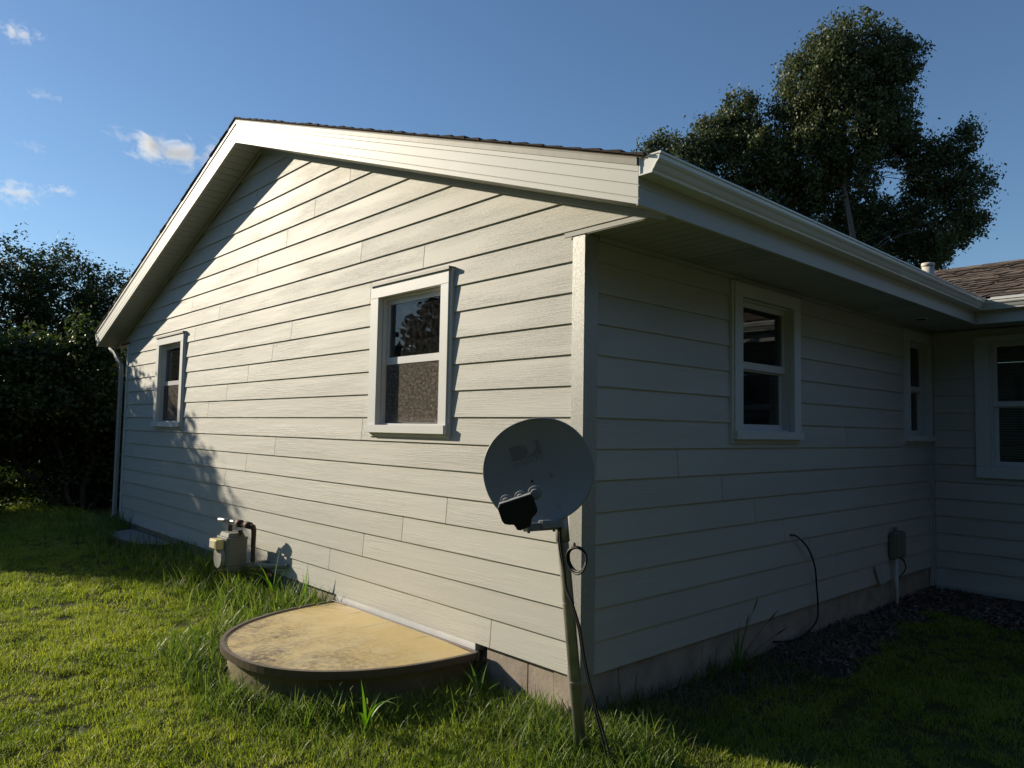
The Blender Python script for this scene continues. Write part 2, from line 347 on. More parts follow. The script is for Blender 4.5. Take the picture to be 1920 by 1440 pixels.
def board(fr, k, s0, s1, holes, rake=False, z1=None, g=.003):
    """one lap board; a window opening that spans the whole course splits it, one that bites into its edge notches it"""
    za = k*E; lo = za; hi = (k+1)*E+.004 if z1 is None else z1
    dfun = lambda z: .0185-.0125*(z-za)/E
    spans = [(s0+g, s1-g)]
    for (a, b, c, d) in holes:
        if c <= lo+.005 and d >= hi-.005:
            spans = [q for p, r in spans for q in (((p, min(r, a)), (max(p, b), r)) if (p < b and r > a) else ((p, r),)) if q[1]-q[0] > .004]
    for p, r in spans:
        bot, top = [(p, lo)], []
        for (a, b, c, d) in sorted(holes):
            aa, bb = max(a, p), min(b, r)
            if bb-aa < .01 or (c <= lo+.005 and d >= hi-.005): continue
            if c <= lo < d < hi: bot += [(aa, lo), (aa, d), (bb, d), (bb, lo)]
            elif lo < c < hi <= d: top += [(aa, hi), (aa, c), (bb, c), (bb, hi)]
        poly = []
        for q in bot+[(r, lo), (r, hi)]+top[::-1]+[(p, hi)]:
            if not poly or (abs(q[0]-poly[-1][0])+abs(q[1]-poly[-1][1])) > 1e-6: poly.append(q)
        if rake: poly = rake_clip(poly, -.012)
        if len(poly) >= 3:
            mb = MB(); fpoly(mb, fr, poly, dfun, .0006); mb.build('siding_board', SIDING, house)
gs = {0:[-.73,-4.6],1:[-2.74,-6.51],2:[-2.23,-6.0],3:[-1.71,-5.47],4:[-1.2,-4.97],5:[-4.45,-8.1],6:[-3.82,-7.5],7:[-2.3,-5.9],8:[-5.52],9:[-5.01],10:[-4.49],11:[-3.95],12:[-3.57],
      13:[-2.23,-6.02],14:[-1.53,-5.31],15:[-2.39,-6.15],16:[-4.36],17:[-3.73],18:[-6.96,-3.2],19:[-2.6],20:[-4.44],21:[],22:[-5.0]}
hg = [hole(WG1, .015), hole(WG2, .015)]
for k in range(0, 24):
    a, b = (-W+.045, -BL-.001) if k < 14 else (-9.09, .57)
    if k >= 13: a, b = a, b
    c = sorted([a]+gs.get(k, [])+[b])
    for s0, s1 in zip(c, c[1:]):
        if k == 13: board(GF, k, s0, s1, hg, True)
        else: board(GF, k, s0, s1, hg, True)
rs = {0:[3.87],1:[3.2],2:[2.7],3:[2.28],4:[1.85],5:[1.41],6:[.89],7:[3.4],8:[],9:[],10:[],11:[],12:[],13:[]}
hr = [hole(WR1, .015), hole(WR2, .015)]
for k in range(14):
    c = sorted([BW+.001]+rs[k]+[D-.03])
    for s0, s1 in zip(c, c[1:]): board(RF, k, s0, s1, hr, z1=min((k+1)*E+.004, 2.445))
for k in range(-1, 14):
    c = [.045]+([3.1] if k % 2 else [2.6, 5.8])+[9.0]
    for s0, s1 in zip(c, c[1:]): board(WF, k, s0, s1, [hole(WW, .015)], z1=min((k+1)*E+.004, 2.445))
# corner boards and wall trim
mb = MB(); mb.box((-BW, -.030, -.033), (.030, 0, 2.455)); mb.box((0, .0005, -.033), (.030, BW, 2.455))
cb = MB(); ca = [(-BL,-.028),(.026,-.028),(.026,BW),(.001,BW),(.001,-.001),(-BL,-.001)]; cb.prism([(x, y, -.033) for x, y in ca], [(x, y, 2.452) for x, y in ca])
cb.build('corner_board', STIPPLE, house, bevel=.002)
mb = MB(); mb.box((-W-.025, -.028, -.03), (-W+.045, -.001, 2.45)); mb.build('corner_board', TRIM, house, bevel=.002)
mb = MB(); mb.box((.001, D-.028, -.2), (.045, D-.001, 2.44)); mb.box((.001, D-.075, -.2), (.028, D-.029, 1.29)); mb.build('corner_board', TRIM2, house, bevel=.002)
mb = MB(); fbox(mb, WF, .046, 9, .001, .03, -.225, -.18); mb.build('base_trim', TRIM2, house, bevel=.002)
mb = MB(); fbox(mb, GF, -.13, .565, .0225, .034, ZS-.008, ZS+.019); mb.build('soffit_return_trim', TRIM2, house, bevel=.001)
# J-channel strips below the sloping soffit
for side in (0, 1):
    x0, x1 = (XR, .575) if side else (-9.1, XR)
    mb = MB(); pts = lambda x, y, h: (x, y, zr(x)+h)
    A = [pts(x0, y, h) for y, h in ((-.0225,-.028),(-.040,-.028),(-.040,.008),(-.0225,.008))]; B = [pts(x1, y, h) for y, h in ((-.0225,-.028),(-.040,-.028),(-.040,.008),(-.0225,.008))]
    mb.prism(A, B); mb.build('rake_trim', TRIM2, house)
mb = MB(); mb.box((.022, BW, ZS-.028), (.036, D-.03, ZS-.002)); mb.build('frieze_trim', TRIM2, house)
mb = MB(); fbox(mb, WF, .05, 9, .022, .036, ZS-.035, ZS-.012); mb.build('frieze_trim', TRIM2, house)

# rake fascia with rolled grooves, drip edge
def rake_sweep(name, prof, x0, x1, m):
    mb = MB(); mb.prism([(x0, y, zr(x0)+h) for y, h in prof], [(x1, y, zr(x1)+h) for y, h in prof]); return mb.build(name, m, house)
def fprof():
    o = [(-.272, 0), (-.297, 0)]
    for h in (.030, .093, .156): o += [(-.297, h-.003), (-.289, h-.001), (-.289, h+.002), (-.297, h+.004)]
    return o+[(-.297, .187), (-.272, .187)]
for a, b in ((-3.33, XF), (XR, -3.334), (XL, XR-.002)): rake_sweep('rake_fascia', fprof(), a, b, ALU)
dp = [(-.272, .188), (-.3045, .188), (-.3045, .218), (-.308, .2275), (-.272, .2275)]
for a, b in ((-3.02, XF-.004), (XR, -3.023), (XL, XR-.002)): rake_sweep('drip_edge', dp, a, b, DRIP)
mb = MB(); mb.box((XL-.018, YR, 2.44), (XL-.0005, YB+.2, 2.64)); mb.build('eave_fascia', ALU, house)
# eave fascia right, slight fold line
mb = MB(); pr = [(XF-.02, 2.433), (XF+.001, 2.433), (XF+.001, 2.515), (XF-.001, 2.5175), (XF+.001, 2.520), (XF+.001, 2.655), (XF-.02, 2.655)]
mb.prism([(x, YR, z) for x, z in pr], [(x, 4.93, z) for x, z in pr]); mb.build('eave_fascia', ALU, house)
mb = MB(); mb.box((XF+.002, 4.93, 2.43), (9.5, 4.95, 2.655)); mb.build('eave_fascia', ALU, house)

# soffits
nail = DARK
def spanel(mb, P):   # P(u 0..1 across width, v 0..1 length, h) -> panel with two V-grooves, open box strip
    us = [0, .010, .322, .325, .345, .348, .655, .658, .678, .681, .990, 1]; hs = [.015, 0, 0, .022, .022, 0, 0, .022, .022, 0, 0, .015]
    A = [P(u, 0, h) for u, h in zip(us, hs)]; B = [P(u, 1, h) for u, h in zip(us, hs)]
    A2 = [P(1, 0, .028), P(0, 0, .028)]; B2 = [P(1, 1, .028), P(0, 1, .028)]
    mb.prism(A+A2, B+B2)
VENT = mat('vented_soffit', (.50, .50, .47), .5, .35)
_t = VENT.node_tree; _tc = _t.nodes.new('ShaderNodeTexCoord'); _v = _t.nodes.new('ShaderNodeTexVoronoi'); _v.inputs['Scale'].default_value = 75; _v.inputs['Randomness'].default_value = .05
_t.links.new(_tc.outputs['Object'], _v.inputs[0]); _r = _t.nodes.new('ShaderNodeMapRange'); _r.inputs[1].default_value = .28; _r.inputs[2].default_value = .36; _t.links.new(_v.outputs['Distance'], _r.inputs[0])
_m = _t.nodes.new('ShaderNodeMixRGB'); _m.inputs[1].default_value = (.03,.03,.03,1); _m.inputs[2].default_value = (.50,.50,.47,1); _t.links.new(_r.outputs[0], _m.inputs[0]); _t.links.new(_m.outputs[0], _t.nodes['Principled BSDF'].inputs['Base Color'])
PW = .305
x = XR
n = int((XF-.02-XR)/PW)+1
for i in range(n):
    a = XR+i*PW; b = min(a+PW-.003, XF-.021); mb = MB()
    if b-a < .03: continue
    spanel(mb, lambda u, v, h: (a+(b-a)*u, YR+.012+v*(-.024-YR-.012), zr(a+(b-a)*u)+.009+h)); mb.build('soffit_panel', SOFFIT, house)
for i in range(int((XR-XL)/PW)+1):
    b = XR-i*PW; a = max(b-PW+.003, XL); mb = MB()
    if b-a < .03: continue
    spanel(mb, lambda u, v, h: (a+(b-a)*u, YR+.012+v*(-.024-YR-.012), zr(a+(b-a)*u)+.009+h)); mb.build('soffit_panel', SOFFIT, house)
i = 0; y = .002
while y < 4.93:
    b = min(y+PW-.003, 4.93); mb = MB()
    spanel(mb, lambda u, v, h: (.0005+v*(XF-.021), y+(b-y)*u, ZS+h)); o = mb.build('soffit_panel', VENT if i % 8 == 3 else SOFFIT, house)
    if i % 8 == 3: o['label'] = 'perforated vented soffit panel'
    y += PW; i += 1
x = .002; i = 0
while x < 9.4:
    b = min(x+PW-.003, 9.4); mb = MB()
    spanel(mb, lambda u, v, h: (x+(b-x)*u, 4.951 if x > XF else 4.934, ZS+h) if v == 0 else (x+(b-x)*u, D-.001, ZS+h)); mb.build('soffit_panel', SOFFIT, house)
    x += PW; i += 1
mb = MB(); mb.tube([(.285, 4.42, ZS+.003), (.285, 4.42, ZS-.008)], .066, 24); mb.tube([(.285, 4.42, ZS-.0081), (.285, 4.42, ZS-.010)], .045, 24, 1)
o = mb.build('soffit_light', [TRIM, DARK], house)
# gutters (K-style), hollow with end cap
KP = [(.002,.0),(.080,.0),(.084,.012),(.088,.016),(.094,.024),(.105,.042),(.115,.052),(.121,.062),(.123,.080),(.130,.082),(.130,.092),(.114,.092),(.114,.088),(.121,.087),
      (.120,.081),(.118,.064),(.112,.054),(.101,.044),(.090,.026),(.080,.004),(.005,.004),(.005,.092),(.002,.092)]
gzb = 2.570
mb = MB(); mb.prism([(XF+d, -.290, gzb+h) for d, h in KP], [(XF+d, 4.93-d, gzb-.020+h) for d, h in KP]); gut = mb.build('gutter', GUTTER, house)
outer = KP[:11]+[(.002,.092)]
ins = lambda q, s: (.060+(q[0]-.060)*s, .046+(q[1]-.046)*s)
mb = MB(); n = len(outer)
L0 = [(XF+d, -.2965, gzb+h) for d, h in outer]; L1 = [(XF+ins(q, .86)[0], -.2965, gzb+ins(q, .86)[1]) for q in outer]; L2 = [(XF+ins(q, .80)[0], -.2905, gzb+ins(q, .80)[1]) for q in outer]; LB = [(XF+d, -.2901, gzb+h) for d, h in outer]
mb.add(LB+L0+L1+L2, [(i, (i+1) % n, n+(i+1) % n, n+i) for i in range(n)]+[(n+i, n+(i+1) % n, 2*n+(i+1) % n, 2*n+i) for i in range(n)]+[(2*n+i, 2*n+(i+1) % n, 3*n+(i+1) % n, 3*n+i) for i in range(n)]+[tuple(3*n+i for i in range(n))])
mb.build('end_cap', GUTTER, gut)
mb = MB(); mb.prism([(XF+d, 4.93-d, gzb-.020+h) for d, h in KP], [(9.6, 4.93-d, gzb-.020+h) for d, h in KP]); mb.build('gutter', GUTTER, house)
mb = MB()   # left gutter seen at its end only
mb.prism([(XL-.018-d, -.29, 2.535+h) for d, h in outer], [(XL-.018-d, YB, 2.515+h) for d, h in outer]); mb.build('gutter', GUTTER, house)
# left downspout with elbows
mb = MB(); mb.tube([(XL-.07, -.10, 2.56), (XL-.07, -.10, 2.44), (-W-.40, -.09, 2.36), (-W-.07, -.08, 2.16), (-W-.05, -.08, 2.05), (-W-.05, -.08, .06), (-W-.12, -.12, -.02)], .030, 4); mb.build('downspout', mat('grey_downspout', (.34,.34,.325), .5, .3), house)  # downspout in one even grey, darker than the gutters

# roofs
def shingle_mat(nm, c, c2):
    return mat(nm, c, .95, .1, noise=1, nscale=14, ncol=c2, bump=.7, bscale=260, bdist=.003, detail=8)
SH = shingle_mat('asphalt_shingle', (.075, .062, .052), (.04, .033, .028))
SHW = [shingle_mat('brown_asphalt_shingle_%s' % nme, c, c2) for nme, c, c2 in (('mid', (.185,.135,.105), (.12,.095,.078)), ('light', (.235,.19,.15), (.165,.13,.10)), ('dark', (.13,.10,.085), (.09,.07,.06)))]
mb = MB()
for x0, x1 in ((XR, XF+.03), (XL-.05, XR)):
    A = [(x0, -.300, zr(x0)+.228), (x1, -.300, zr(x1)+.228), (x1, -.300, zr(x1)+.236), (x0, -.300, zr(x0)+.236)]
    mb.prism(A, [(a, YB+.4, c) for a, b, c in A])
roof = mb.build('roof', SH, house)
ex = .136
for side, xe, sg in ((1, XF+.045, -1), (0, XL-.06, 1)):
    n = int(abs(xe-XR)/ex)+1
    sl = SL if side else SLL
    for i in range(n):
        xa = xe+sg*i*ex; xb = xe+sg*(i+1)*ex+sg*.03
        if (xb-XR)*sg > 0: xb = XR
        if abs(xb-xa) < .02: continue
        za = zr(min(max(xa, XL-.5), 2))+.236; zb = zr(xb)+.236
        if side: za = 2.433+SL*(XF-xa)+.236
        th = .017+random.uniform(-.004, .006); jy = -.314+random.uniform(-.006, .004)
        mb = MB(); A = [(xa, jy, za+.001), (xb, jy, zb+.001), (xb, jy, zb+.004), (xa, jy, za+th)]
        mb.prism(A, [(a, YB+.4, c) for a, b, c in A]); mb.build('shingle', SH, roof)
mb = MB(); mb.prism([(XR-.15, -.316, ZAP+.236-.15*SLL+.004), (XR, -.316, ZAP+.240), (XR+.15, -.316, ZAP+.236-.15*SL+.004), (XR+.15, -.316, ZAP+.248-.15*SL), (XR, -.316, ZAP+.256), (XR-.15, -.316, ZAP+.248-.15*SLL)],
                    [(XR-.15, YB, ZAP+.236-.15*SLL+.004), (XR, YB, ZAP+.240), (XR+.15, YB, ZAP+.236-.15*SL+.004), (XR+.15, YB, ZAP+.248-.15*SL), (XR, YB, ZAP+.256), (XR-.15, YB, ZAP+.248-.15*SLL)]); mb.build('ridge_cap', SH, roof)
SHEDGE = mat('shingle_cut_edge', (.025,.02,.017), .95, .1)
# wing roof
YW0 = 4.905; YWR = 7.15; zw = lambda y: 2.672+SL*(y-YW0)
xv = lambda y: XF-(y-YW0)-.02           # valley line
mb = MB(); mb.prism([(xv(YW0), YW0, zw(YW0)-.01), (9.6, YW0, zw(YW0)-.01), (9.6, YWR, zw(YWR)-.01), (xv(YWR), YWR, zw(YWR)-.01)], [(xv(YW0), YW0, zw(YW0)-.03), (9.6, YW0, zw(YW0)-.03), (9.6, YWR, zw(YWR)-.03), (xv(YWR), YWR, zw(YWR)-.03)])
mb.prism([(xv(YWR), YWR+.001, zw(YWR)-.01), (9.6, YWR+.001, zw(YWR)-.01), (9.6, YB+.5, zw(YWR)-.9), (xv(YWR), YB+.5, zw(YWR)-.9)], [(xv(YWR), YWR+.001, zw(YWR)-.03), (9.6, YWR+.001, zw(YWR)-.03), (9.6, YB+.5, zw(YWR)-.93), (xv(YWR), YB+.5, zw(YWR)-.93)])
wroof = mb.build('roof', SHW[0], house)
mb = MB(); mb.box((XF+.14, YW0-.012, 2.640), (9.6, YW0-.001, 2.672)); mb.box((XF+.14, YW0-.012, 2.6725), (9.6, YW0+.04, 2.6755)); mb.build('drip_edge', VINYL, wroof)
nrow = 17; er = (YWR-YW0)/nrow; stuff = MB()
for i in range(nrow):
    y0 = YW0-.012+i*er; y1 = y0+er+.012
    def slab(m, xa, xb, t0, sk=0.0, mi=0, yy0=None):
        ya = y0 if yy0 is None else yy0
        za, zb = zw(ya)+.004, zw(y1)+.003
        A = [(xa, ya, za), (xb, ya, za), (xb+sk, y1, zb), (xa+sk, y1, zb)]
        m.prism([(p[0], p[1], p[2]+(t0 if j < 2 else t0*.35)) for j, p in enumerate(A)], A, mi)
    slab(stuff, xv(y0)-.05, 9.6, .005)
    x = xv(y0)-.02-random.random()*.15
    while x < 1.55:
        w = random.uniform(.12, .30); g = random.uniform(.0, .05) if random.random() < .5 else .003
        mb = MB(); sk = random.choice((-.03, .03))
        slab(mb, x, x+w, random.choice((.019, .010)), .0, 0); 
        # slanted cut sides like laminated shingle teeth
        for q in (0, 1): 
            pass
        vs_ = [list(v) for v in mb.v]
        for v in vs_:
            if abs(v[1]-y1) < 1e-6: v[0] += .022 if v[0] < x+w/2 else -.0
            else: v[0] += -.0 if v[0] < x+w/2 else -.03
        mb.v = [tuple(v) for v in vs_]
        mb.m = [0 if q in (0, 1) else 1 for q in range(len(mb.f))]; mb.build('shingle', [random.choices(SHW, (5,3,2))[0], SHEDGE], wroof)
        x += w+g-.01
    while x < 9.5:
        w = random.uniform(.12, .30); slab(stuff, x, x+w, .011); x += w+random.uniform(.01, .12)
o = stuff.build('shingle_field', SHW[0], wroof); o['kind'] = 'stuff'
x = xv(YWR)
k = 0
while x < 2.2:
    mb = MB(); mb.prism([(x, YWR-.12, zw(YWR-.12)+.014), (x+.21, YWR-.12, zw(YWR-.12)+.012), (x+.21, YWR, zw(YWR)+.020), (x, YWR, zw(YWR)+.026)], [(x, YWR+.12, zw(YWR-.12)+.014), (x+.21, YWR+.12, zw(YWR-.12)+.012), (x+.21, YWR, zw(YWR)+.012), (x, YWR, zw(YWR)+.014)])
    mb.build('ridge_cap', SHW[k % 3], wroof); x += .16; k += 1
# plumbing vent
mb = MB(); mb.tube([(.372, 4.377, 2.70), (.372, 4.377, 2.935)], .052, 24); mb.tube([(.372, 4.377, 2.93), (.372, 4.377, 2.964)], .057, 24)
mb.tube([(.372, 4.377, 2.964), (.372, 4.377, 2.9645)], .05, 24, 1)
tag(mb.build('vent_pipe', [PIPEW, DARK], None, True), 'short weathered white plumbing vent pipe standing on the roof behind the gutter', 'vent pipe')

# foundation
def fblocks(fr, cuts, d, zt=-.001, zb=-.6):
    for a, b in zip(cuts, cuts[1:]):
        mb = MB(); fbox(mb, fr, a+.002, b-.002, -.20, d, zb, zt); mb.build('foundation_block', CONCRETE, house, bevel=.003)
fblocks(GF, [-8.6, -7.6, -6.5, -5.4, -4.3, -3.3, -2.62], -.012); fblocks(GF, [-.79, -.42, -.205], -.012)
fblocks(RF, [-.0, .34, 1.2, 2.12, 3.15, 4.2, 5.2, 5.48], -.006)
mb = MB(); fbox(mb, GF, -2.62, -.79, -.20, -.06, -.6, -.055); mb.build('foundation_block', CONCRETE, house)
mb = MB(); mb.box((-.205, .0121, -.6), (-.2045+.198, .2, -.001)); mb.build('foundation_block', CONCRETE, house)

# ------------------------------------------------------------------ windows
def window(fr, w, cw=.107, cwr=None, head=.105, sill=True, rail=None, screen=True, drip=True, bottom=.058, blinds=False, chan=0, twin=False, label=None, proud=.045):
    s0, s1, z0, z1 = w; cwr = cwr or cw
    a, b, c, d = s0+cw, s1-cwr, z0+bottom, z1-head
    if drip: d -= .0
    mb = MB()
    fbox(mb, fr, s0, a, .001, proud, c, d); fbox(mb, fr, b, s1, .001, proud, c, d); fbox(mb, fr, s0, s1, .001, proud, d+.001, z1)
    if not sill: fbox(mb, fr, s0, s1, .001, proud, z0, c-.001)
    win = mb.build('window', TRIM, house, bevel=.0015)
    if label: win['label'] = label
    if sill:
        mb = MB(); fbox(mb, fr, s0-.008, s1+.006, .001, proud+.022, z0, c-.0005); fbox(mb, fr, a, b, -.05, .001, c-.03, c-.0015); mb.build('sill', TRIM, win, bevel=.002)
    if drip:
        mb = MB(); fbox(mb, fr, s0-.006, s1+.016, .001, proud+.014, z1+.001, z1+.010); fbox(mb, fr, s0-.006, s1+.016, proud+.009, proud+.014, z1-.012, z1+.001); mb.build('drip_cap', DRIP, win)
    if chan:   # J channel that the siding ends slide into
        q0, q1 = (s1+.001, s1+.022) if chan > 0 else (s0-.022, s0-.001)
        mb = MB(); fbox(mb, fr, q0, q1, .001, .034, z0-.03, z1-.005); fbox(mb, fr, s0, s1, .001, .030, z0-.028, z0-.001); mb.build('side_channel', TRIM, win)
    # reveal
    mb = MB(); t = .012
    fbox(mb, fr, a-.001, a+t, -.09, .0, c, d); fbox(mb, fr, b-t, b+.001, -.09, .0, c, d); fbox(mb, fr, a+t, b-t, -.09, .0, d-t, d); fbox(mb, fr, a+t, b-t, -.09, -.0, c, c+t)
    mb.build('reveal', VINYL, win)
    a += t; b -= t; c += t; d -= t
    mid = rail or (c+d)/2; fw = .040
    def sash(u0, u1, v0, v1, dd, bt=None, tp=None):
        m = MB(); bt_ = bt or fw; tp_ = tp or fw
        fbox(m, fr, u0, u0+fw, dd-.022, dd, v0, v1); fbox(m, fr, u1-fw, u1, dd-.022, dd, v0, v1); fbox(m, fr, u0+fw, u1-fw, dd-.022, dd, v0, v0+bt_); fbox(m, fr, u0+fw, u1-fw, dd-.022, dd, v1-tp_, v1)
        s = m.build('sash', VINYL, win, bevel=.001)
        m = MB(); fbox(m, fr, u0+fw-.003, u1-fw+.003, dd-.016, dd-.010, v0+bt_-.003, v1-tp_+.003); m.build('pane', GLASS, win)
    parts = [(a, b)] if not twin else [(a, (a+b)/2-.02), ((a+b)/2+.02, b)]
    for (u0, u1) in parts:
        sash(u0, u1, mid-.027, d, -.028, bt=.054); sash(u0, u1, c, mid-.0275, -.052, tp=.012)
        if screen:
            m = MB(); fbox(m, fr, u0+.01, u1-.01, -.035, -.034, c+.01, mid-.03); m.build('insect_screen', SCREEN, win)
        if blinds:
            m = MB(); z = c+.02
            while z < d-.02:
                m.prism([fr(u0+.02, -.125, z), fr(u1-.02, -.125, z), fr(u1-.02, -.105, z+.014), fr(u0+.02, -.105, z+.014)], [fr(u0+.02, -.125, z+.0015), fr(u1-.02, -.125, z+.0015), fr(u1-.02, -.105, z+.0155), fr(u0+.02, -.105, z+.0155)]); z += .025
            fbox(m, fr, u0+.02, u1-.02, -.13, -.10, d-.02, d); o = m.build('blind_slats', mat('blind_white', (.55,.55,.52), .6), win); o['kind'] = 'stuff'
    if twin:
        m = MB(); fbox(m, fr, (a+b)/2-.019, (a+b)/2+.019, -.08, .0, c, d); m.build('mullion', VINYL, win)
    return win
window(GF, WG1, cwr=.088, chan=1, label='lower right window with a brown insect screen in its lower sash')
window(GF, WG2, cwr=.088, chan=1)
window(RF, WR1, chan=-1, screen=False)
window(RF, WR2, chan=-1, screen=False)
window(WF, WW, cw=.13, head=.055, bottom=.115, sill=False, drip=False, blinds=True, twin=True, chan=0, screen=False)

# ------------------------------------------------------------------ window wells
RIBM = mat('pale_cover_rib', (.60,.50,.28), .5, .3, noise=.9, nscale=12, ncol=(.40,.31,.18))
def well(cx, hw, dep, zt, nm, label, covermat, ridge=True, e=2.25, hgt=.16):
    root = empty(nm, (cx, -.02, zt-.2)); tag(root, label, 'window well', 'window wells against the gable wall')
    def outline(s, dz, n=48):
        P = []
        for i in range(n+1):
            t = math.pi*i/n; c, q = math.cos(t), math.sin(t)
            P.append(Vector((cx+math.copysign(abs(c)**(2/e), c)*(hw-s), -.034-(abs(q)**(2/e))*(dep-s), dz)))
        return P
    n = 49
    # cover sheet
    mb = MB(); top = outline(.022, zt); cxs = Vector((cx, -.10, zt+.012))
    rows = []
    for k in range(1, 7):
        fk = k/6; rows.append([cxs.lerp(p, fk)+Vector((0, 0, .018*(1-fk)**1)) for p in top])
    base = 0; mb.v = [tuple(cxs+Vector((0, 0, .018)))]+[tuple(p) for r in rows for p in r]
    for i in range(n-1): mb.f.append((0, 1+i, 2+i)); mb.m.append(0)
    for k in range(5):
        for i in range(n-1):
            a = 1+k*n+i; mb.f.append((a, a+n, a+n+1, a+1)); mb.m.append(0)
    cov = mb.build('cover_sheet', covermat, root, True)
    if ridge:
        for q in (-.42, .0, .42):
            mb = MB(); x0 = cx+q*hw*1.1; x1 = cx+q*hw*1.0
            yend = -dep*(.80 if q else .86)
            ha, hb = (.0172, .0050) if q else (.0306, .0056)
            mb.prism([(x0+d, -.09, zt+ha+h) for d, h in ((-.026,-.012),(-.010,0),(.010,0),(.026,-.012))], [(x1+d, yend, zt+hb+h) for d, h in ((-.026,-.012),(-.010,0),(.010,0),(.026,-.012))]); mb.build('stiffening_rib', RIBM, cov)
    # rim
    mb = MB(); prof = [(-.002, .010), (.024, .010), (.026, .000), (.003, -.004), (.003, -.034), (-.002, -.034)]
    loops = [outline(s, zt+h) for s, h in prof]
    for i in range(len(prof)):
        j = (i+1) % len(prof); A, B = loops[i], loops[j]; b = len(mb.v); mb.v += [tuple(p) for p in A+B]
        for k in range(n-1): mb.f.append((b+k, b+k+1, b+n+k+1, b+n+k)); mb.m.append(0)
    mb.build('rim', BRONZE, root)
    mb = MB(); mb.box((cx-hw-.005, -.058, zt-.045), (cx+hw+.005, -.0335, zt+.014)); mb.build('wall_flange', BRONZE, root, bevel=.002)
    # corrugated steel well body
    mb = MB(); rows = [(.05, -.045), (.045, -.07), (.06, -.10), (.045, -.13), (.06, -.16), (.045, -.19), (.06, -.24), (.05, -.4)]
    L = [outline(s, zt+h) for s, h in rows]; mb.v = [tuple(p) for l in L for p in l]
    for i in range(len(L)-1):
        for k in range(n-1): mb.f.append((i*n+k, i*n+k+1, (i+1)*n+k+1, (i+1)*n+k)); mb.m.append(0)
    mb.build('well_body', mat('tan_well_plastic', (.20, .17, .10), .6, noise=.5, nscale=8), root, True)
    return root
def cover_material():
    m = bpy.data.materials.new('yellowed_polycarbonate'); m.use_nodes = True; t = m.node_tree; b = t.nodes['Principled BSDF']
    b.inputs['Roughness'].default_value = .45; b.inputs['Specular IOR Level'].default_value = .4
    g = t.nodes.new('ShaderNodeNewGeometry')
    def n(sc, det, lo, hi, rough=.6):
        q = t.nodes.new('ShaderNodeTexNoise'); q.inputs['Scale'].default_value = sc; q.inputs['Detail'].default_value = det; q.inputs['Roughness'].default_value = rough; t.links.new(g.outputs['Position'], q.inputs[0])
        r = t.nodes.new('ShaderNodeMapRange'); r.inputs[1].default_value = lo; r.inputs[2].default_value = hi; t.links.new(q.outputs[0], r.inputs[0]); return r.outputs[0]
    # dirt collects at the outer, lower end of the sheet
    sep = t.nodes.new('ShaderNodeSeparateXYZ'); t.links.new(g.outputs['Position'], sep.inputs[0])
    yr = t.nodes.new('ShaderNodeMapRange'); yr.inputs[1].default_value = -.25; yr.inputs[2].default_value = -1.15; yr.inputs[3].default_value = 0; yr.inputs[4].default_value = 1; t.links.new(sep.outputs[1], yr.inputs[0])
    a = t.nodes.new('ShaderNodeMath'); a.operation = 'MULTIPLY'; t.links.new(yr.outputs[0], a.inputs[0]); t.links.new(n(3.2, 8, .33, .56, .65), a.inputs[1])
    a2 = t.nodes.new('ShaderNodeMath'); a2.operation = 'MULTIPLY'; t.links.new(n(30, 6, .3, .7), a2.inputs[0]); a2.inputs[1].default_value = 1.7
    a3 = t.nodes.new('ShaderNodeMath'); a3.operation = 'MULTIPLY'; t.links.new(a.outputs[0], a3.inputs[0]); t.links.new(a2.outputs[0], a3.inputs[1]); a3.use_clamp = True
    mx = t.nodes.new('ShaderNodeMixRGB'); mx.inputs[1].default_value = (.60, .455, .20, 1); mx.inputs[2].default_value = (.10, .07, .05, 1); t.links.new(a3.outputs[0], mx.inputs[0])
    mx2 = t.nodes.new('ShaderNodeMixRGB'); mx2.inputs[2].default_value = (.66, .56, .34, 1); t.links.new(mx.outputs[0], mx2.inputs[1])
    m3 = t.nodes.new('ShaderNodeMath'); m3.operation = 'MULTIPLY'; m3.inputs[1].default_value = .5; t.links.new(n(5, 5, .45, .7), m3.inputs[0]); t.links.new(m3.outputs[0], mx2.inputs[0])
    t.links.new(mx2.outputs[0], b.inputs['Base Color'])
    bp = t.nodes.new('ShaderNodeBump'); bp.inputs['Strength'].default_value = .15; bp.inputs['Distance'].default_value = .01; q = t.nodes.new('ShaderNodeTexNoise'); q.inputs['Scale'].default_value = 25
    t.links.new(g.outputs['Position'], q.inputs[0]); t.links.new(q.outputs[0], bp.inputs['Height']); t.links.new(bp.outputs[0], b.inputs['Normal'])
    return m
well(-1.705, .895, 1.19, -.050, 'window_well', 'tan domed window well cover with brown rim, beside the satellite dish', cover_material())
well(-7.1, .85, .42, -.060, 'window_well', 'grey window well cover in tree shade at the far end of the gable wall', mat('grey_cover', (.24,.24,.235), .5, noise=.5, nscale=8), ridge=False)
mb = MB(); mb.box((-2.60, -.0205, -.052), (-.865, .06, -.002)); mb.build('basement_window_flashing', WHITE, house)

